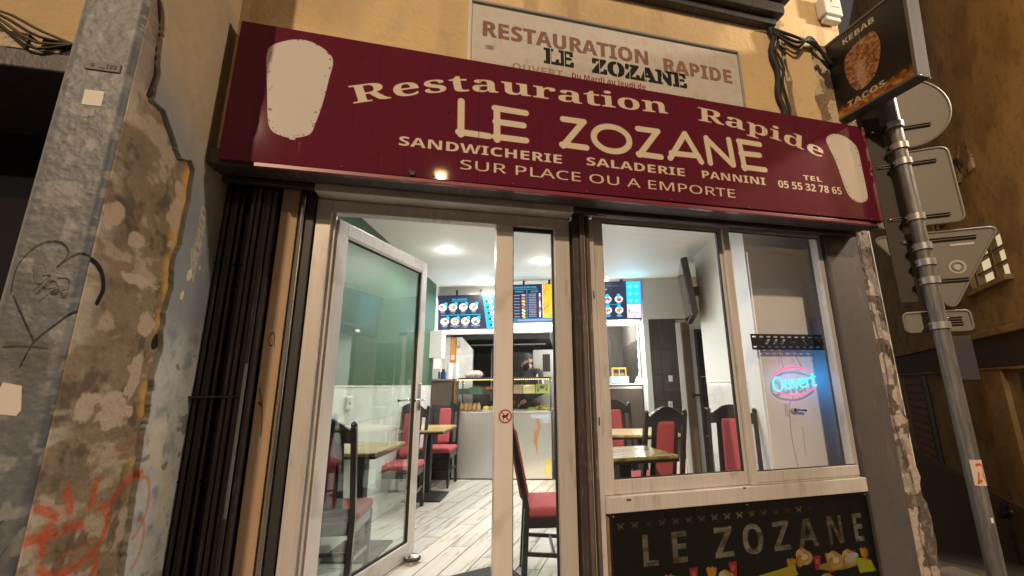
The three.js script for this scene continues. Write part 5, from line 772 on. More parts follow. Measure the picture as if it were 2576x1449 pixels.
{
  const f = kth('drinks_fridge', 'tall dark glass fronted drinks fridge at the end of the corridor', 'fridge', 3.76, 0.15, 0.03);
  part(f, 'cabinet', bx(-0.12, 0.25, 0, 1.95, -0.03, 0.03, 0.006), M.iron); part(f, 'glass_door', bx(-0.10, 0.23, 0.1, 1.9, 0.031, 0.04, 0.003), phys([0.02, 0.022, 0.024], 0.1, {}));
  for (const [y, c] of [[0.95, [0.5, 0.18, 0.05]], [1.2, [0.45, 0.2, 0.07]], [1.35, [0.3, 0.1, 0.05]], [0.6, [0.5, 0.5, 0.5]]]) part(f, 'drink_can', bar(V(0.0, y, 0.05), V(0.0, y + 0.12, 0.05), 0.028), mat(c, 0.4)); parts(f, 'shelf', [0.55, 0.9, 1.3].map((y) => bx(-0.1, 0.23, y, y + 0.012, 0.041, 0.06, 0.002)), M.steel);
}
// menu screens
RectAreaLightUniformsLib.init();
const dish = (c, x, y, r, i, rim = '#d9d9ee') => { c.fillStyle = rim; c.beginPath(); c.ellipse(x, y, r, r * 0.86, 0, 0, 7); c.fill(); for (let j = 0; j < 12; j++) { c.fillStyle = ['#c4603c', '#e0b070', '#7f9a4a', '#b53a3a', '#e9d9c0', '#6a4a6a', '#d98a50'][Math.floor(7 * hash(i, j, 77))]; c.beginPath(); c.ellipse(x + r * 0.9 * (hash(i, j, 78) - 0.5), y + r * 0.7 * (hash(i, j, 79) - 0.5), r * 0.27, r * 0.19, hash(i, j, 80) * 3, 0, 7); c.fill(); } };
const CY = '#14b4d8', DK = '#20243a';
const label = (c, s, x, y, px, style, wd) => { c.font = `bold ${px}px sans-serif`; c.fillStyle = style; c.textAlign = 'center'; if (wd) { const m = c.measureText(s).width; c.save(); c.translate(x, y); c.scale(wd / m, 1); c.fillText(s, 0, 0); c.restore(); } else c.fillText(s, x, y); c.textAlign = 'left'; };
const screens = [
  ['menu screen reading NOS ASSIETTES with plates, leftmost over the counter', -0.105, 0.955, 2.195, 2.712, -0.15, (c, w, h) => {
    c.fillStyle = DK; c.fillRect(0, 0, w, h); c.fillStyle = '#08a6cf'; c.beginPath(); c.moveTo(w * 0.70, 0); c.lineTo(w, 0); c.lineTo(w, h); c.lineTo(w * 0.765, h); c.fill();
    label(c, 'NOS ASSIETTES', w * 0.37, h * 0.15, 40, CY, w * 0.22); c.fillStyle = CY; c.fillRect(w * 0.26, h * 0.17, w * 0.22, 5); c.fillRect(w * 0.10, h * 0.575, w * 0.58, 8);
    const names = ['KEBAB', 'POULET', 'KEFTA', 'STEAK', 'MERGUEZ', 'TENDERS POULET', 'CORDON', 'MIXTE VIANDES']; for (let i = 0; i < 8; i++) { const x = w * (0.125 + 0.15 * (i % 4) + 0.03 * Math.floor(i / 4)), y = h * (i < 4 ? 0.35 : 0.77); dish(c, x, y, w * 0.062, i); c.fillStyle = CY; c.beginPath(); c.arc(x + w * 0.045, y - h * 0.10, w * 0.026, 0, 7); c.fill(); label(c, names[i], x, y + h * 0.15, 22, '#cfd0e8', Math.min(w * 0.13, w * 0.012 * names[i].length)); label(c, '12,00€', x, y + h * 0.195, 18, CY); }
    label(c, 'SALADES', w * 0.80, h * 0.10, 32, '#123a54', w * 0.12); for (let i = 0; i < 5; i++) { dish(c, w * (0.815 + 0.016 * i), h * (0.20 + 0.175 * i), w * 0.036, 20 + i); c.fillStyle = '#10324a'; c.beginPath(); c.arc(w * (0.765 + 0.016 * i), h * (0.20 + 0.175 * i), w * 0.019, 0, 7); c.fill(); label(c, 'SALADE', w * (0.93 + 0.008 * i), h * (0.21 + 0.175 * i), 20, '#0d2c40'); }
  }],
  ['menu screen reading COMPOSEZ VOTRE TACOS with yellow picture, middle one', 1.0, 1.93, 2.245, 2.795, 0.06, (c, w, h) => {
    c.fillStyle = '#1a1d31'; c.fillRect(0, 0, w, h); c.fillStyle = '#0d6f96'; c.fillRect(0, h * 0.9, w, h * 0.1); c.fillStyle = '#8a90c8'; c.fillRect(w * 0.2, h * 0.93, w * 0.8, h * 0.04);
    label(c, 'COMPOSEZ VOTRE TACOS', w * 0.32, h * 0.095, 40, CY, w * 0.36); c.fillStyle = CY; c.fillRect(w * 0.12, h * 0.12, w * 0.40, 5); c.fillRect(w * 0.125, h * 0.14, 8, h * 0.74); c.fillRect(w * 0.345, h * 0.14, 6, h * 0.74);
    label(c, 'VIANDES', w * 0.23, h * 0.20, 30, CY, w * 0.13); label(c, 'SAUCES', w * 0.47, h * 0.20, 30, CY, w * 0.12);
    ['KEBAB', 'STEAK', 'POULET', 'KEFTA', 'MERGUEZ', 'NUGGETS', 'TENDERS', 'CORDON BLEU'].forEach((s, i) => { const y = h * (0.28 + 0.082 * i); label(c, s, w * 0.19, y + 9, 22, '#a9b0d8', w * 0.09); c.fillStyle = ['#d98a86', '#9c7f96', '#e0c04a', '#e09a90', '#c86a58', '#ead9c8', '#e9d0c0', '#e0cf3a'][i]; c.beginPath(); c.ellipse(w * 0.295, y, w * 0.034, h * 0.03, 0.1 * i, 0, 7); c.fill(); });
    ['ALGÉRIENNE', 'MAYONNAISE', 'KETCHUP', 'BARBECUE', 'SAMOURAÏ', 'BLANCHE', 'HARISSA', 'CHILI THAÏ', 'ANDALOUSE', 'BIGGY', 'FROMAGÈRE', 'CURRY', 'BURGER', 'MOUTARDE'].forEach((s, i) => { const y = h * (0.255 + 0.046 * i); label(c, s, w * 0.435, y + 6, 17, '#b9bede', w * 0.12); c.fillStyle = ['#fff', '#f0eed0', '#a878a8', '#8a6a90', '#e0a8a0', '#fff'][i % 6]; c.beginPath(); c.arc(w * 0.55, y, w * 0.013, 0, 7); c.fill(); });
    const g = c.createLinearGradient(w * 0.6, 0, w, h); g.addColorStop(0, '#e2a21a'); g.addColorStop(1, '#f0c040'); c.fillStyle = g; c.fillRect(w * 0.595, 0, w * 0.405, h * 0.9); for (let i = 0; i < 30; i++) { c.fillStyle = `rgba(${150 + 70 * hash(i, 1, 6)},${90 + 70 * hash(i, 2, 6)},20,.5)`; c.beginPath(); c.ellipse(w * (0.6 + 0.4 * hash(i, 3, 6)), h * 0.88 * hash(i, 4, 6), 60, 12, -0.7, 0, 7); c.fill(); } c.fillStyle = '#d9dcf4'; c.fillRect(w * 0.592, 0, 6, h * 0.9);
  }],
  ['menu screen with plates and bright cyan column, rightmost over the counter', 2.03, 2.975, 2.27, 2.82, -0.02, (c, w, h) => {
    c.fillStyle = DK; c.fillRect(0, 0, w, h); for (let i = 0; i < 8; i++) { const x = w * (0.13 + 0.172 * (i % 4)), y = h * (i < 4 ? 0.47 : 0.76); dish(c, x, y, w * 0.062, 40 + i); c.fillStyle = CY; c.beginPath(); c.arc(x, y - h * 0.10, w * 0.028, 0, 7); c.fill(); label(c, 'MENU', x, y + h * 0.12, 20, '#cfd0e8'); if (i > 3) { c.fillStyle = CY; c.fillRect(x - 40, y + h * 0.14, 80, 20); } }
    label(c, 'NOS BURGERS', w * 0.36, h * 0.22, 34, '#b9c2e8'); c.fillStyle = '#1c4f8a'; c.fillRect(w * 0.05, h * 0.1, w * 0.62, 10); c.fillStyle = CY; c.fillRect(w * 0.05, h * 0.605, w * 0.62, 6);
    c.fillStyle = '#18bdf2'; c.fillRect(w * 0.765, 0, w * 0.21, h * 0.62); c.fillStyle = '#6a6ac0'; c.fillRect(w * 0.975, 0, w * 0.025, h); for (let i = 0; i < 6; i++) { c.fillStyle = 'rgba(120,190,225,.8)'; c.beginPath(); c.ellipse(w * (0.825 + 0.09 * (i % 2)), h * (0.14 + 0.19 * Math.floor(i / 2)), w * 0.03, h * 0.05, 0, 0, 7); c.fill(); }
    c.fillStyle = '#e6c4cc'; c.fillRect(w * 0.765, h * 0.62, w * 0.21, h * 0.36); c.fillStyle = '#a83242'; c.fillRect(w * 0.79, h * 0.74, w * 0.015, h * 0.1); c.fillStyle = '#e08a70'; for (let i = 0; i < 6; i++) { c.beginPath(); c.arc(w * (0.80 + 0.028 * i), h * (0.84 + 0.01 * (i % 2)), 10, 0, 7); c.fill(); } label(c, '5,00€', w * 0.87, h * 0.95, 24, '#5a3a78');
  }]];
screens.forEach(([lab, u0, u1, y0, y1, v, draw], i) => {
  const t = kth('menu_screen', lab, 'screen', (u0 + u1) / 2, (y0 + y1) / 2, v, 0, 'menu screens over the counter'); t.rotation.order = 'YXZ'; t.rotation.x = 0.10; const w = u1 - u0, h = y1 - y0;
  const tex = canvasTex(1024, Math.round(1024 * h / w), draw), g = new THREE.PlaneGeometry(w - 0.014, h - 0.014); g.translate(0, 0, 0.0225);
  part(t, 'display', g, new THREE.MeshStandardMaterial({ color: 0x050505, roughness: 0.5, emissive: 0xffffff, emissiveMap: tex, emissiveIntensity: 2.0 })); part(t, 'housing', bx(-w / 2, w / 2, -h / 2, h / 2, -0.02, 0.02, 0.004), M.iron);
  parts(t, 'hanger', [bx(-0.2, -0.17, h / 2, h / 2 + 0.08, -0.02, 0), bx(0.17, 0.2, h / 2, h / 2 + 0.08, -0.02, 0)], M.iron);
const rl = new THREE.RectAreaLight(col([0.08, 0.5, 0.75]), i === 2 ? 6 : 1.2, i === 2 ? 0.3 : w, h); rl.position.set(...K((u0 + u1) / 2 + (i === 2 ? 0.3 : 0), (y0 + y1) / 2 - 0.003, v + 0.06)); rl.lookAt(...K((u0 + u1) / 2 + (i === 2 ? 0.3 : 0), (y0 + y1) / 2 - 0.1, v + 1)); scene.add(rl);
});
// white LED strip round the serving opening
{
  const t = thing('led_strip', 'white LED light strip framing the serving opening', 'light strip', KO.toArray(), -KA); const b = [], white = glow([1, 0.98, 0.92], 5);
  const dot = (u, y, r = 0.0085) => { const g = new THREE.IcosahedronGeometry(r, 1); g.translate(u, y, -0.195); b.push(g); };
  for (let i = 0; i < 104; i++) dot(0.045 + i * 0.0275, 2.205 + 0.04 * i / 103 + 0.003 * Math.sin(i)); for (let i = 0; i < 33; i++) dot(2.905 + 0.006 * Math.sin(i * 1.3) - 0.0005 * i, 2.24 - i * 0.0265);
  for (let i = 0; i < 38; i++) dot(2.885 + 0.13 * (hash(i, 1, 9) - 0.6) * (0.3 + i / 50), 1.47 - i * 0.0026, 0.009);
  const o = part(t, 'led_bulbs', b, white); o.userData.kind = 'stuff'; parts(t, 'tape', [bx(0.03, 2.92, 2.215, 2.235, -0.217, -0.206, 0.001), bx(2.895, 2.915, 1.38, 2.22, -0.217, -0.206, 0.001)], M.plastic);
  for (const [u, y, k] of [[0.3, 2.10, 0.42], [0.9, 2.11, 0.42], [1.5, 2.13, 0.42], [2.1, 2.14, 0.42], [2.7, 2.16, 0.42], [2.83, 1.8, 0.25], [2.82, 1.42, 0.3]]) lamp(K(u, y, -0.02), [1, 0.97, 0.9], k, 1);
}
// the display counter
{
  const t = kth('display_counter', 'stainless steel counter with glass food display', 'counter', 0, 0, 0);
  part(t, 'front_panel', bx(0.278, 1.64, 0.165, 1.0, -0.012, 0.0, 0.003), M.steel); part(t, 'kick', bx(0.285, 1.63, 0.15, 0.166, -0.05, -0.005, 0), M.iron);
  part(t, 'worktop', bx(0.27, 1.645, 1.0, 1.02, -0.8, 0.012, 0.004), M.steel); part(t, 'body', bx(0.285, 1.63, 0.2, 1.0, -0.78, -0.013, 0), M.steel);
  part(t, 'top_rail', [bx(0.275, 1.64, 1.464, 1.482, -0.02, 0.004, 0.003), bx(0.275, 1.64, 1.474, 1.486, -0.45, -0.021, 0.003)], M.iron);
  part(t, 'glass_front', bx(0.285, 1.63, 1.022, 1.463, -0.008, -0.004, 0), M.clear); part(t, 'glass_shelf', bx(0.285, 1.63, 1.252, 1.26, -0.44, -0.02, 0.001), M.clear);
  part(t, 'post', bx(0.278, 0.30, 1.02, 1.464, -0.02, 0.002, 0.003), mat([0.45, 0.2, 0.07], 0.25, { metalness: 0.7 })); part(t, 'post', bx(1.622, 1.642, 1.02, 1.464, -0.02, 0.002, 0.003), M.chrome); parts(t, 'post', [bx(0.285, 0.305, 1.02, 1.47, -0.45, -0.43, 0.002), bx(1.61, 1.63, 1.02, 1.47, -0.45, -0.43, 0.002)], M.chrome);
  const b = []; for (let i = 0; i < 46; i++) { const g = new THREE.IcosahedronGeometry(0.0085, 1); g.translate(0.295 + i * 0.0292, 1.456, -0.012); b.push(g); } const o = part(t, 'led_bulbs', b, glow([1, 0.72, 0.22], 3.2)); o.userData.kind = 'stuff';
  parts(t, 'paper_note', [bx(1.365, 1.52, 0.93, 0.995, 0.0005, 0.002, 0), bx(1.525, 1.622, 0.87, 0.995, 0.0005, 0.002, 0)], mat([0.66, 0.68, 0.74], 0.7)); part(t, 'yellow_label', bx(1.555, 1.615, 0.215, 0.41, 0.0005, 0.002, 0), mat([0.70, 0.66, 0.10], 0.6));
  const flame = (pts) => { const g = extrude(pts, 0.0012); g.translate(0, 0, 0.0006); return metric(g); };
  part(t, 'flame_decal', [flame([[1.43, 0.93], [1.475, 0.93], [1.495, 0.82], [1.47, 0.74], [1.445, 0.66], [1.452, 0.55], [1.44, 0.44], [1.425, 0.56], [1.395, 0.64], [1.41, 0.75], [1.45, 0.80]])], mat([0.60, 0.30, 0.13], 0.5)); parts(t, 'ice_decal', [flame([[1.515, 0.86], [1.53, 0.85], [1.545, 0.70], [1.53, 0.56], [1.522, 0.56], [1.528, 0.70]]), flame([[1.49, 0.50], [1.52, 0.47], [1.525, 0.30], [1.533, 0.30], [1.535, 0.47], [1.565, 0.50], [1.525, 0.49]])], mat([0.45, 0.62, 0.78], 0.5));
  lamp(K(0.7, 1.43, -0.12), [1, 0.75, 0.35], 0.12, 1); lamp(K(1.3, 1.43, -0.12), [1, 0.75, 0.35], 0.12, 1);
}
{
  const box = (name, lab, cat, u0, u1, y0, y1, v0, v1, c, ext) => { const t = kth(name, lab, cat, (u0 + u1) / 2, y0, (v0 + v1) / 2); const w = u1 - u0, d = v1 - v0, h = y1 - y0; part(t, 'tray', [bx(-w / 2, w / 2, 0, 0.008, -d / 2, d / 2, 0.002), bx(-w / 2, w / 2, 0.008, h, d / 2 - 0.006, d / 2, 0.002), bx(-w / 2, w / 2, 0.008, h, -d / 2, -d / 2 + 0.006, 0.002), bx(-w / 2, -w / 2 + 0.006, 0.008, h, -d / 2 + 0.006, d / 2 - 0.006, 0.002), bx(w / 2 - 0.006, w / 2, 0.008, h, -d / 2 + 0.006, d / 2 - 0.006, 0.002)], mat(c, 0.5)); ext?.(t, w, h, d); return t; };
  box('crate', 'black crate on the glass shelf, leftmost in the display', 'crate', 0.30, 0.455, 1.262, 1.335, -0.36, -0.14, [0.02, 0.025, 0.022]);
  box('crate', 'dark green crate on the glass shelf', 'crate', 0.46, 0.655, 1.262, 1.345, -0.36, -0.14, [0.03, 0.12, 0.065], (t, w, h, d) => part(t, 'rim', bx(-w / 2 - 0.005, w / 2 + 0.005, h, h + 0.008, d / 2 - 0.01, d / 2 + 0.006, 0.002), mat([0.04, 0.15, 0.08], 0.5)));
  box('crate', 'black tray heaped with grated carrot', 'crate', 0.66, 0.86, 1.262, 1.32, -0.36, -0.14, [0.02, 0.02, 0.02], (t, w, h, d) => { const l = []; for (let i = 0; i < 90; i++) { const x = (rnd() - 0.5) * w * 0.85, z = (rnd() - 0.5) * d * 0.8, y = h + 0.04 * (1 - (2 * x / w) ** 2) * rnd(); l.push(metric(bar(V(x, y, z), V(x + rr(-0.03, 0.03), y + rr(-0.005, 0.012), z + rr(-0.03, 0.03)), 0.004, 0.003, 5))); } part(t, 'carrot', l, mat([0.75, 0.17, 0.03], 0.6)); });
  const carton = (lab, u0, u1, y1, c, ext) => { const t = kth('carton', lab, 'box', (u0 + u1) / 2, 1.261, -0.22); const w = u1 - u0 - 0.006; part(t, 'box', bx(-w / 2, w / 2, 0, y1 - 1.261, -0.1, 0.1, 0.004), mat(c, 0.6)); part(t, 'flap', bx(-w / 2, w / 2, y1 - 1.262, y1 - 1.258, -0.1, 0.06, 0.001), mat(c.map((x) => x * 1.1), 0.6)); ext?.(t, w); };
  carton('plain brown carton on the glass shelf right of the mullion', 1.06, 1.235, 1.38, [0.50, 0.40, 0.24]); carton('pale yellow carton in the middle of three boxes on the shelf', 1.24, 1.415, 1.375, [0.74, 0.70, 0.38]); carton('lime green printed carton at the right end of the shelf', 1.42, 1.605, 1.385, [0.50, 0.60, 0.10], (t, w) => parts(t, 'print', [bx(-0.03, 0.03, 0.06, 0.10, 0.1, 0.1015, 0), bx(-0.07, -0.045, 0.02, 0.06, 0.1, 0.1015, 0), bx(0.05, 0.07, 0.03, 0.07, 0.1, 0.1015, 0)], mat([0.16, 0.14, 0.25], 0.6)));
  const bun = new THREE.SphereGeometry(0.045, 14, 10); bun.scale(0.75, 1.25, 0.8);
  const bunM = [mat([0.62, 0.34, 0.12], 0.6), mat([0.72, 0.48, 0.20], 0.6), mat([0.55, 0.28, 0.12], 0.6)];
  [[0.335, 'first'], [0.40, 'second'], [0.465, 'third'], [0.53, 'fourth'], [0.59, 'fifth']].forEach(([u, n], i) => { const t = kth('pastry', `golden filled bread roll standing on the worktop, ${n} from the left`, 'bread', u, 1.02, -0.2 - 0.03 * (i % 2), 0, 'bread rolls in the display'); const g = bun.clone(); g.translate(0, 0.054, 0); part(t, 'crust', g, bunM[i % 2]); part(t, 'topping', (() => { const q = new THREE.SphereGeometry(0.026, 10, 8); q.scale(1, 0.5, 1); q.translate(0, 0.105, 0); return q; })(), bunM[2]); });
  [[0.70, 'lemon topped bun left of the orange bun'], [0.79, 'orange bun beside the mullion']].forEach(([u, n], i) => { const t = kth('bun', n, 'bread', u, 1.02, -0.2); part(t, 'crust', (() => { const g = new THREE.SphereGeometry(0.05, 14, 10); g.scale(1, 0.75, 1); g.translate(0, 0.037, 0); return g; })(), mat(i ? [0.75, 0.36, 0.08] : [0.75, 0.62, 0.2], 0.5)); part(t, 'paper', bx(-0.045, 0.045, 0, 0.012, -0.045, 0.045, 0.004), M.plastic); });
  const s = kth('salad_tray', 'tray of shredded lettuce topped with grated carrot at the right of the worktop', 'salad', 1.45, 1.02, -0.2); const l = [], l2 = []; for (let i = 0; i < 130; i++) { const x = rr(-0.15, 0.14), z = rr(-0.1, 0.1), y = 0.012 + 0.035 * rnd(); const q = new THREE.PlaneGeometry(0.035, 0.02, 2, 1); q.rotateX(rr(0, 3)); q.rotateY(rr(0, 3)); q.translate(x, y, z); l.push(q); if (i < 55) { const a = rr(-0.02, 0.14); l2.push(metric(bar(V(a, 0.05 + 0.02 * rnd(), z), V(a + rr(-0.03, 0.03), 0.065, z + rr(-0.02, 0.02)), 0.004, 0.003, 5))); } }
  part(s, 'lettuce', l, mat([0.42, 0.52, 0.14], 0.6, { side: THREE.DoubleSide })); part(s, 'carrot', l2, mat([0.8, 0.24, 0.03], 0.5)); part(s, 'dish', bx(-0.16, 0.15, 0, 0.012, -0.12, 0.12, 0.004), M.steel);
  const bag = kth('bread_bag', 'clear bag of bread rolls lying on top of the display', 'bag', 0.50, 1.486, -0.2); for (const [x, y, r, sx] of [[-0.07, 0.035, 0.035, 1.5], [0.0, 0.045, 0.042, 1.3], [0.075, 0.055, 0.05, 1.2]]) { const g = new THREE.SphereGeometry(r, 14, 10); g.scale(sx, 1, 1.1); g.translate(x, y, 0); part(bag, 'bread', g, mat([0.62, 0.42, 0.26], 0.5)); } part(bag, 'plastic_film', (() => { const g = new THREE.SphereGeometry(0.06, 18, 12); const p = g.attributes.position; for (let i = 0; i < p.count; i++) { const k = 1 + 0.08 * noise(p.getX(i) * 60, p.getY(i) * 60 + p.getZ(i) * 40, 4); p.setXYZ(i, p.getX(i) * 2.3 * k, Math.max(-0.045, p.getY(i) * 1.05 * k), p.getZ(i) * 1.3 * k); } g.computeVertexNormals(); g.translate(0.01, 0.048, 0); return g; })(), phys([0.9, 0.88, 0.88], 0.15, { transmission: 0.8, thickness: 0 })); part(bag, 'knot', bx(-0.16, -0.13, 0.02, 0.035, -0.01, 0.01, 0.004), mat([0.6, 0.5, 0.4], 0.5));
}
{
  const c = kth('side_cabinet', 'tall dark wood cabinet left of the counter', 'cabinet', 0.09, 0.15, -0.15); part(c, 'carcass', bx(-0.15, 0.165, 0, 1.30, -0.2, 0.185, 0.003), M.oak); part(c, 'door', bx(-0.14, 0.155, 0.05, 1.27, 0.186, 0.2, 0.003), M.oak); part(c, 'top', bx(-0.155, 0.17, 1.30, 1.322, -0.2, 0.205, 0.003), mat([0.26, 0.23, 0.20], 0.4));
  const d = kth('napkin_dispenser', 'white napkin dispenser on the dark cabinet', 'dispenser', 0.02, 1.472, -0.03); part(d, 'case', bx(-0.065, 0.06, 0, 0.15, -0.05, 0.05, 0.012), mat([0.62, 0.64, 0.66], 0.35)); part(d, 'slot', bx(0.03, 0.055, 0.01, 0.10, 0.05, 0.053, 0.001), M.gasket);
  const b = kth('blue_bottle', 'small dark blue bottle between dispenser and cup stack', 'bottle', 0.115, 1.472, 0.0); part(b, 'body', bar(V(0, 0, 0), V(0, 0.10, 0), 0.034, 0.034, 16), mat([0.02, 0.05, 0.16], 0.3)); part(b, 'cap', bar(V(0, 0.10, 0), V(0, 0.14, 0), 0.02, 0.02, 12), M.iron);
  const cups = (lab, u, h, r) => { const t = kth('cup_stack', lab, 'cups', u, 1.472, -0.02, 0, 'stacks of white paper cups'); part(t, 'cup', bar(V(0, 0, 0), V(0, h, 0), r, r * 0.72, 20), mat([0.74, 0.74, 0.73], 0.5)); for (let i = 0; i < 6; i++) part(t, 'rim', (() => { const g = new THREE.TorusGeometry(r * (1.01 - 0.03 * i), 0.003, 6, 20); g.rotateX(Math.PI / 2); g.translate(0, 0.006 + i * 0.012, 0); return g; })(), mat([0.7, 0.7, 0.7], 0.5)); };
  cups('wide tall stack of white paper cups on the cabinet', 0.205, 0.225, 0.055); cups('narrower stack of white paper cups beside the glass display', 0.305, 0.23, 0.036);
  const w = thing('wall_cupboard', 'white wall cupboard hung on the green wall above the cabinet', 'cupboard', [-0.085, 1.76, -3.46], -15 * Math.PI / 180); part(w, 'case', bx(0, 0.165, 0, 0.375, -0.2, 0.0, 0.004), M.plastic); part(w, 'door', bx(0.165, 0.182, 0.0, 0.375, -0.2, 0.0, 0.003), mat([0.66, 0.65, 0.63], 0.4)); part(w, 'knob', bx(0.182, 0.195, 0.15, 0.165, -0.03, -0.015, 0.003), M.chrome);
  const p = thing('orange_poster', 'narrow orange kitchen poster on the white tiles', 'poster', K(0.082, 1.73, -0.59), -KA); part(p, 'sheet', (() => { const g = new THREE.PlaneGeometry(0.085, 0.39); g.translate(0, 0.195, 0.004); return g; })(), mat([1, 1, 1], 0.5, { map: canvasTex(96, 400, (c2) => { c2.fillStyle = '#c8791f'; c2.fillRect(0, 0, 96, 400); c2.fillStyle = '#e3a84a'; c2.fillRect(20, 20, 56, 240); c2.fillStyle = '#d8d3cd'; c2.fillRect(14, 275, 68, 80); c2.fillStyle = '#7d3520'; for (let i = 0; i < 9; i++) c2.fillRect(30 + 4 * (i % 3), 30 + i * 26, 34, 10); }) })); part(p, 'board', bx(-0.045, 0.045, -0.002, 0.392, -0.004, 0.002, 0.001), mat([0.4, 0.2, 0.08], 0.6));
  const q = kth('small_notice', 'small framed notice beside the orange poster', 'notice', 0.165, 1.96, -0.59); part(q, 'frame', bx(-0.022, 0.022, 0, 0.10, -0.005, 0.005, 0.002), mat([0.35, 0.22, 0.13], 0.5)); part(q, 'card', bx(-0.014, 0.014, 0.035, 0.09, 0.005, 0.007, 0), mat([0.6, 0.6, 0.6], 0.6));
  const h = kth('extractor_hood', 'dark steel extractor hood over the kitchen', 'hood', 0.4, 2.0, -1.6); part(h, 'canopy', (() => { const g = extrude([[-0.7, 0.1], [0.7, 0.1], [0.7, 0.0], [0.45, 0.55], [-0.7, 0.55]], 1.55); g.rotateY(Math.PI / 2); g.translate(-0.35, 0.02, 0); return metric(g); })(), mat([0.05, 0.052, 0.054], 0.5, { metalness: 0.4 })); part(h, 'light_tube', bx(-0.25, 1.1, 0.06, 0.085, 0.2, 0.23, 0.006), mat([0.5, 0.5, 0.47], 0.4)); part(h, 'pipe', bar(V(0.0, -0.9, -0.6), V(0.0, 0.08, -0.6), 0.012), M.steel);
  const f = kth('steel_cabinet', 'stainless steel cabinet standing in the kitchen behind the cook', 'cabinet', 1.42, 0.15, -1.75); part(f, 'body', bx(-0.15, 0.2, 0, 1.83, -0.3, 0.3, 0.01), M.steel); part(f, 'vent', bx(0.02, 0.15, 1.45, 1.75, 0.301, 0.306, 0.002), M.iron); part(f, 'top_valve', bar(V(-0.04, 1.83, 0.1), V(-0.04, 1.93, 0.1), 0.03, 0.012), M.chrome);
  const o = kth('toaster', 'pale blue counter grill with orange food inside under the LED strip', 'grill', 2.62, 1.385, -0.42); part(o, 'base', bx(-0.12, 0.14, 0, 0.10, -0.1, 0.1, 0.012), mat([0.42, 0.52, 0.60], 0.35)); part(o, 'hood', [bx(-0.09, 0.11, 0.20, 0.225, -0.08, 0.08, 0.006), bx(-0.09, -0.075, 0.1, 0.2, -0.08, 0.08, 0.003), bx(0.095, 0.11, 0.1, 0.2, -0.08, 0.08, 0.003), bx(0.0, 0.015, 0.1, 0.2, 0.06, 0.08, 0.003)], mat([0.72, 0.42, 0.1], 0.5)); part(o, 'grill_food', bx(-0.07, 0.09, 0.1, 0.15, -0.05, 0.04, 0.01), mat([0.4, 0.3, 0.2], 0.6));
  const sh = kth('serving_shelf', 'white serving shelf below the LED strip', 'shelf', 2.5, 1.36, -0.42); part(sh, 'board', bx(-0.75, 0.44, 0, 0.022, -0.2, 0.15, 0.004), M.plastic); part(sh, 'dark_front', bx(-0.75, 0.44, -1.2, -0.002, -0.2, 0.10, 0.003), M.oak); part(sh, 'top_rail', bx(-0.75, 0.44, -0.05, -0.02, 0.1, 0.115, 0.002), M.steel);
}
// television on its arm, seen almost edge on
{
  const t = thing('television', 'wall mounted television seen edge on high on the right wall', 'television', [2.85, 2.41, -1.66], -29.2 * Math.PI / 180); t.rotation.order = 'YXZ'; t.rotation.z = 0.10;
  part(t, 'housing', bx(-0.03, 0.04, -0.32, 0.32, -0.42, 0.42, 0.012), M.iron); part(t, 'screen_glass', bx(-0.034, -0.0305, -0.30, 0.30, -0.40, 0.40, 0.001), phys([0.01, 0.011, 0.012], 0.06)); part(t, 'arm', bx(0.03, 0.28, -0.05, 0.05, -0.05, 0.05, 0.006), M.iron);
}
// ------------------------------------------------------------------ tables and chairs
function makeTable(label, pos, turn, w, d) {
  const top = /window/.test(label) && /sliding/.test(label) ? M.windowtable : M.table, t = thing('cafe_table', label, 'table', pos, turn, 'wood topped pedestal tables'), h = 0.755;
  part(t, 'tabletop', metric(bx(-w / 2, w / 2, h - 0.022, h, -d / 2, d / 2, 0.004), rr(0, 3), rr(0, 3)), top); part(t, 'edge_band', [bx(-w / 2 - 0.004, w / 2 + 0.004, h - 0.042, h - 0.0225, -d / 2 - 0.004, d / 2 + 0.004, 0.003)], M.lacquer);
  part(t, 'column', bx(-0.043, 0.043, 0.03, h - 0.042, -0.043, 0.043, 0.004), M.iron); const g = new THREE.CylinderGeometry(0.07, 0.30, 0.05, 4, 1); g.rotateY(Math.PI / 4); g.translate(0, 0.04, 0); part(t, 'base', [metric(g), bx(-0.213, 0.213, 0, 0.016, -0.213, 0.213, 0.003)], M.iron); return t;
}
makeTable('far left table against the tiled wall before the counter', [-0.03, FL, -2.70], -15 * Math.PI / 180, 0.50, 0.68);
makeTable('near left table seen through the open glass door', [-0.525, FL, -1.17], -15 * Math.PI / 180, 0.46, 0.66);
makeTable('table just inside the sliding window', [1.32, FL, -0.31], 0, 0.60, 0.48);
makeTable('right rear table behind the window chair', [2.06, FL, -1.47], -16 * Math.PI / 180, 0.66, 0.60);

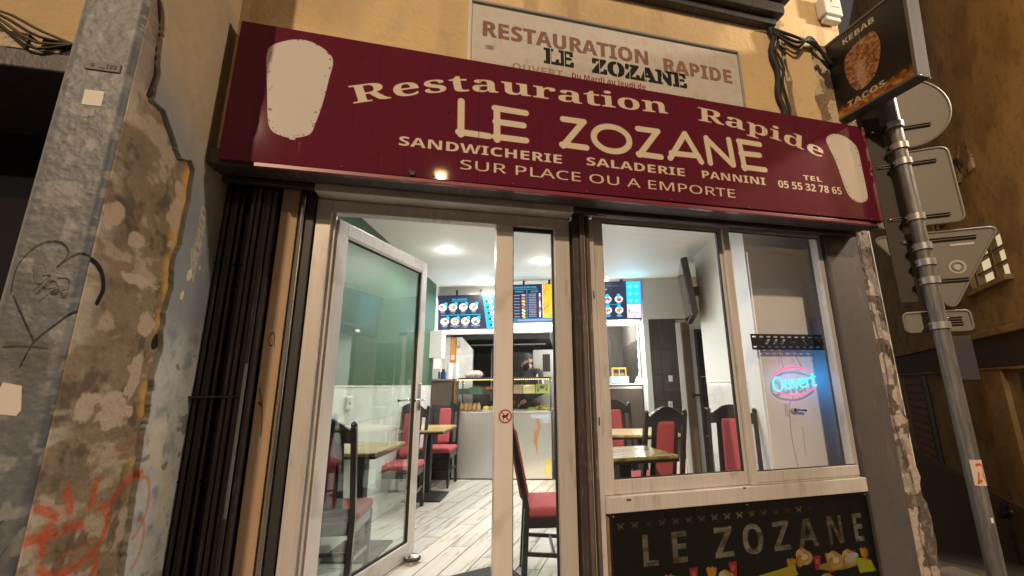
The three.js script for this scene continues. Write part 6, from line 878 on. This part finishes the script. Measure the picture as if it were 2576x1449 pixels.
const chairProto = (() => {
  const t = thing('restaurant_chair', 'black lacquered chair with red pads facing us at the far left table', 'chair', [0, 0, 0], 0, 'black dining chairs with red upholstery');
  const back = (y) => -0.19 - (y > 0.44 ? (y - 0.44) * 0.20 : 0);          // z of the back frame at a height
  for (const s of [-1, 1]) { const lg = part(t, 'rear_leg', [beam(V(s * 0.180, 0, -0.215), V(s * 0.183, 0.46, -0.19), 0.036, 0.036), beam(V(s * 0.183, 0.45, -0.19), V(s * 0.180, 0.985, back(0.985)), 0.034, 0.034)], M.lacquer); const k = new THREE.SphereGeometry(0.021, 12, 8); k.translate(s * 0.18, 0.995, back(0.995)); part(lg, 'finial', k, M.lacquer); }
  for (const s of [-1, 1]) { const g = new THREE.LatheGeometry([[0, 0], [0.012, 0], [0.016, 0.03], [0.023, 0.09], [0.02, 0.12], [0.025, 0.14], [0.021, 0.16], [0.023, 0.40], [0, 0.40]].map((p) => new THREE.Vector2(p[0], p[1])), 16); g.translate(s * 0.18, 0, 0.175); part(t, 'front_leg', g, M.lacquer); }
  part(t, 'apron', [bx(-0.195, 0.195, 0.345, 0.41, 0.165, 0.195), bx(-0.195, -0.168, 0.345, 0.41, -0.18, 0.165), bx(0.168, 0.195, 0.345, 0.41, -0.18, 0.165), bx(-0.165, 0.165, 0.345, 0.41, -0.2, -0.17)], M.lacquer);
  part(t, 'seat', new RoundedBoxGeometry(0.405, 0.062, 0.40, 4, 0.026).translate(0, 0.438, 0.005), M.fabric);
  part(t, 'stretcher', [beam(V(-0.18, 0.20, -0.2), V(-0.18, 0.17, 0.175), 0.018, 0.024), beam(V(0.18, 0.20, -0.2), V(0.18, 0.17, 0.175), 0.018, 0.024), beam(V(-0.18, 0.185, -0.02), V(0.18, 0.185, -0.02), 0.018, 0.024, V(0, 0, 1))], M.lacquer);
  // crest rail: a double curve rising to the middle
  const s = new THREE.Shape(); s.moveTo(-0.185, 0.885); s.lineTo(-0.185, 0.965); s.bezierCurveTo(-0.12, 0.955, -0.11, 1.035, 0, 1.037); s.bezierCurveTo(0.11, 1.035, 0.12, 0.955, 0.185, 0.965); s.lineTo(0.185, 0.885); s.bezierCurveTo(0.12, 0.905, 0.10, 0.87, 0.0, 0.925); s.bezierCurveTo(-0.10, 0.87, -0.12, 0.905, -0.185, 0.885);
  const g = extrude(s, 0.02, 0.006); g.translate(0, -0.96, -0.01); g.rotateX(-0.197); g.translate(0, 0.96, back(0.96)); part(t, 'crest_rail', metric(g), M.lacquer);
  const lean = (q, y) => { q.rotateX(-0.197); q.translate(0, y, back(y)); return metric(q); };
  part(t, 'splat', lean(new RoundedBoxGeometry(0.245, 0.44, 0.018, 2, 0.006), 0.70), M.lacquer); part(t, 'back_pad', lean(new RoundedBoxGeometry(0.165, 0.46, 0.062, 5, 0.03), 0.705), M.fabric); part(t, 'lower_rail', lean(new RoundedBoxGeometry(0.36, 0.045, 0.022, 2, 0.006), 0.475), M.lacquer); return t;
})();
const D2 = Math.PI / 180;
chairProto.position.set(0.10, FL, -3.29); chairProto.rotation.y = -17 * D2;
again(chairProto, 'black chair with red pads facing us between the two left tables', [-0.30, FL, -2.19], -16 * D2);
again(chairProto, 'black chair at the extreme left behind the door glass, back towards the street', [-0.60, FL, -0.60], 172 * D2);
again(chairProto, 'black chair right of the mullion turned sideways, red seat to the right', [0.83, FL, -0.37], 80 * D2);
again(chairProto, 'black chair behind the window table with its dark red back to us', [1.83, FL, -0.90], 184 * D2);
again(chairProto, 'black chair with bright red pad facing us beyond the rear right table', [2.05, FL, -1.98], -14 * D2);
again(chairProto, 'black chair at the right beside the window, turned towards the window table', [2.28, FL, -0.40], -42 * D2);

// ------------------------------------------------------------------ people
function blob(bones, cell, ext) {                                             // bones: [ax, ay, az, ra, bx, by, bz, rb]
  const lo = [1e9, 1e9, 1e9], hi = [-1e9, -1e9, -1e9]; bones.forEach((b) => { for (const o of [0, 4]) for (let k = 0; k < 3; k++) { lo[k] = Math.min(lo[k], b[o + k] - b[o + 3] - 0.03); hi[k] = Math.max(hi[k], b[o + k] + b[o + 3] + 0.03); } });
  const size = Math.max(...hi.map((h, k) => h - lo[k])), n = Math.min(170, Math.ceil(size / cell) + 4), mc = new MarchingCubes(n, new THREE.MeshStandardMaterial(), false, false, 400000); mc.isolation = 0;
  const h2 = n / 2, c = lo.map((l, k) => (l + hi[k]) / 2), S = size / 2 * 1.06, kk = ext ?? 0.02;
  for (let z = 0; z < n; z++) for (let y = 0; y < n; y++) for (let x = 0; x < n; x++) {
    const p = [(x - h2) / h2 * S + c[0], (y - h2) / h2 * S + c[1], (z - h2) / h2 * S + c[2]]; let d = 1e3;
    for (const b of bones) { const e = [b[4] - b[0], b[5] - b[1], b[6] - b[2]], q = [p[0] - b[0], p[1] - b[1], p[2] - b[2]], L = e[0] * e[0] + e[1] * e[1] + e[2] * e[2]; const t = L ? Math.min(1, Math.max(0, (q[0] * e[0] + q[1] * e[1] + q[2] * e[2]) / L)) : 0; const r = b[3] + (b[7] - b[3]) * t, dd = Math.hypot(q[0] - e[0] * t, q[1] - e[1] * t, q[2] - e[2] * t) - r; const hh = Math.max(kk - Math.abs(d - dd), 0) / kk; d = Math.min(d, dd) - hh * hh * kk * 0.25; }
    mc.field[x + y * n + z * n * n] = -d;
  }
  mc.update(); const g = new THREE.BufferGeometry(), N = mc.count; g.setAttribute('position', new THREE.BufferAttribute(mc.positionArray.slice(0, N * 3), 3)); g.setAttribute('normal', new THREE.BufferAttribute(mc.normalArray.slice(0, N * 3), 3));
  g.setAttribute('uv', new THREE.BufferAttribute(new Float32Array(N * 2), 2)); g.scale(S, S, S); g.translate(c[0], c[1], c[2]); return g;
}
const m2 = (o, l) => l.map((b) => [b[0] + o[0], b[1] + o[1], b[2] + o[2], b[3], b[4] + o[0], b[5] + o[1], b[6] + o[2], b[7]]);
// a head looking along +z, centre of the skull at the origin
const headBones = [[0, 0.03, -0.015, 0.088, 0, 0.02, 0.015, 0.083], [0, -0.045, 0.035, 0.060, 0, -0.075, 0.055, 0.040], [0, 0.0, 0.088, 0.011, 0, -0.032, 0.108, 0.014], [0.035, 0.012, 0.076, 0.013, 0.012, 0.014, 0.082, 0.011], [-0.035, 0.012, 0.076, 0.013, -0.012, 0.014, 0.082, 0.011], [0.022, -0.062, 0.086, 0.008, -0.022, -0.062, 0.086, 0.008], [0.083, -0.012, -0.008, 0.016, 0.088, 0.022, -0.014, 0.015], [-0.083, -0.012, -0.008, 0.016, -0.088, 0.022, -0.014, 0.015]];
const hand = (x, y, z, dir) => { const out = [[x, y, z, 0.026, x + dir[0] * 0.07, y + dir[1] * 0.07, z + dir[2] * 0.07, 0.030]]; const sx = V(dir[2], 0, -dir[0]).normalize(); [0, 1, 2, 3].forEach((i) => { const o = (i - 1.5) * 0.019, L = [0.058, 0.068, 0.064, 0.05][i], bx_ = x + dir[0] * 0.085 + sx.x * o, by_ = y + dir[1] * 0.085, bz_ = z + dir[2] * 0.085 + sx.z * o; out.push([bx_, by_, bz_, 0.0095, bx_ + dir[0] * L * 0.55, by_ + dir[1] * L * 0.55 - 0.008, bz_ + dir[2] * L * 0.55, 0.009], [bx_ + dir[0] * L * 0.55, by_ + dir[1] * L * 0.55 - 0.008, bz_ + dir[2] * L * 0.55, 0.009, bx_ + dir[0] * L * 0.8, by_ + dir[1] * L * 0.8 - 0.032, bz_ + dir[2] * L * 0.8, 0.008]); }); out.push([x + sx.x * 0.025 + dir[0] * 0.02, y, z + sx.z * 0.025 + dir[2] * 0.02, 0.012, x + sx.x * 0.05 + dir[0] * 0.055, y - 0.01, z + sx.z * 0.05 + dir[2] * 0.055, 0.010]); return out; };
function makePerson(name, label, pos, turn, headTurn, nod, opt) {
  const t = thing(name, label, 'person', pos, turn);
  const torso = [[0, 0.93, 0, 0.135, 0, 1.12, 0.0, 0.125], [0, 1.12, 0, 0.125, 0, 1.34, -0.005, 0.13], [-0.16, 1.41, -0.01, 0.065, 0.16, 1.41, -0.01, 0.065], [-0.09, 0.92, 0, 0.10, 0.09, 0.92, 0, 0.10]];
  const legs = []; for (const s of [-1, 1]) legs.push([s * 0.095, 0.90, 0, 0.088, s * 0.10, 0.50, 0.015, 0.058], [s * 0.10, 0.50, 0.015, 0.056, s * 0.105, 0.09, -0.01, 0.038], [s * 0.105, 0.045, -0.04, 0.042, s * 0.115, 0.03, 0.12, 0.034]);
  const A = opt.arms, arms = []; A.forEach((a) => arms.push([...a[0], 0.052, ...a[1], 0.042], [...a[1], 0.041, ...a[2], 0.028])); const hands = A.flatMap((a) => { const d = V(a[2][0] - a[1][0], a[2][1] - a[1][1], a[2][2] - a[1][2]).normalize(); return hand(a[2][0], a[2][1], a[2][2], [d.x, d.y, d.z]); });
  const hc = V(0, 1.60, 0.045), rot = (b) => { const f = (x, y, z) => { const v = V(x, y, z).applyAxisAngle(V(1, 0, 0), nod).applyAxisAngle(V(0, 1, 0), headTurn); return [v.x + hc.x, v.y + hc.y, v.z + hc.z]; }; return [...f(b[0], b[1], b[2]), b[3], ...f(b[4], b[5], b[6]), b[7]]; };
  const neck = [[0, 1.43, -0.015, 0.062, hc.x, hc.y - 0.06, hc.z - 0.02, 0.055]];
  const body = blob([...torso, ...legs, ...arms, ...neck], 0.014), head = blob(headBones.map(rot), 0.005, 0.018), hg = blob(hands, 0.006, 0.008);
  part(t, 'body', [body, head, hg], M.skin);
  const grow = (l, k) => l.map((b) => [b[0], b[1], b[2], b[3] + k, b[4], b[5], b[6], b[7] + k]);
  part(t, 'jacket', blob(grow([...torso, ...A.flatMap((a) => { const e = V(...a[2]).lerp(V(...a[1]), 0.12); return [[...a[0], 0.056, ...a[1], 0.046], [...a[1], 0.046, e.x, e.y, e.z, 0.036]]; }), [0, 1.43, -0.03, 0.07, 0, 1.47, -0.03, 0.066]], 0.012), 0.014), mat(opt.jacket, 0.8));
  part(t, 'trousers', blob(grow([...legs.filter((_, i) => i % 3 < 2), [-0.09, 0.92, 0, 0.10, 0.09, 0.92, 0, 0.10]], 0.011), 0.014), mat([0.02, 0.02, 0.026], 0.8)); part(t, 'shoes', blob(grow(legs.filter((_, i) => i % 3 === 2), 0.01), 0.01), mat([0.03, 0.03, 0.03], 0.6));
  const H = (g) => { g.rotateX(nod); g.rotateY(headTurn); g.translate(hc.x, hc.y, hc.z); return g; };
  const cap = new THREE.SphereGeometry(0.101, 24, 14, 0, Math.PI * 2, 0, Math.PI * 0.52); cap.scale(0.96, 0.98, 1.06); cap.translate(0, 0.033, 0); const c = part(t, 'cap', H(cap), mat([0.035, 0.045, 0.05], 0.75, { side: THREE.DoubleSide }));
  const br = new THREE.CylinderGeometry(0.085, 0.085, 0.008, 24, 1, false, -Math.PI / 2, Math.PI); br.rotateY(Math.PI / 2 * 0); br.scale(0.95, 1, 1.0); br.rotateX(0.14); br.translate(0, 0.034, 0.085); part(c, 'brim', H(br), mat([0.03, 0.038, 0.042], 0.75));
  if (opt.beard) part(t, 'beard', H(blob([[0, -0.052, 0.05, 0.056, 0, -0.10, 0.062, 0.040], [0.05, -0.03, 0.03, 0.030, 0.045, -0.08, 0.045, 0.034], [-0.05, -0.03, 0.03, 0.030, -0.045, -0.08, 0.045, 0.034]], 0.006, 0.02)), mat([0.012, 0.010, 0.010], 0.9));
  part(t, 'hair', H((() => { const g = new THREE.SphereGeometry(0.094, 18, 12, Math.PI * 0.08, Math.PI * 0.84, Math.PI * 0.3, Math.PI * 0.24); g.rotateY(Math.PI); g.translate(0, 0.02, -0.016); return g; })()), mat([0.015, 0.012, 0.011], 0.9, { side: THREE.DoubleSide }));
  for (const s of [-1, 1]) { const e = new THREE.SphereGeometry(0.010, 10, 8); e.translate(s * 0.032, 0.008, 0.085); part(t, 'eye', H(e), mat([0.08, 0.06, 0.05], 0.3)); }
  if (opt.extra) opt.extra(t); return t;
}
{
  const p = K(1.25, 0.15, -0.92);
  makePerson('person', 'cook in dark cap and jacket looking down behind the counter', p, -KA - 0.55, -0.62, 0.42, { beard: true, jacket: [0.018, 0.019, 0.021],
    arms: [[[0.19, 1.40, -0.01], [0.27, 1.13, 0.06], [0.13, 1.00, 0.26]], [[-0.19, 1.40, -0.01], [-0.27, 1.14, 0.08], [-0.12, 0.98, 0.30]]],
    extra: (t) => part(t, 'sleeve_stripe', [beam(V(0.196, 1.40, 0.055), V(0.262, 1.18, 0.098), 0.04, 0.012, V(1, 0.3, 0)), beam(V(0.245, 1.40, 0.0), V(0.325, 1.17, 0.05), 0.012, 0.04, V(1, 0.3, 0))], mat([0.6, 0.55, 0.56], 0.7)) });
}
{
  const s = 1.8, h = V(7.16 * s, 1.37 + s * (-0.03 - 1.37), 2.64 + s * (-1.57 - 2.64));
  makePerson('person', 'passer by in dark cap and dark clothes at the right edge of the picture', [h.x, h.y - 1.66, h.z], -1.0, 0.1, 0.05, { beard: false, jacket: [0.012, 0.012, 0.022],
    arms: [[[0.19, 1.40, -0.01], [0.24, 1.12, -0.02], [0.16, 1.12, 0.22]], [[-0.19, 1.40, -0.01], [-0.26, 1.16, 0.02], [-0.10, 1.30, 0.20]]] });
}
renderer.render(scene, camera);
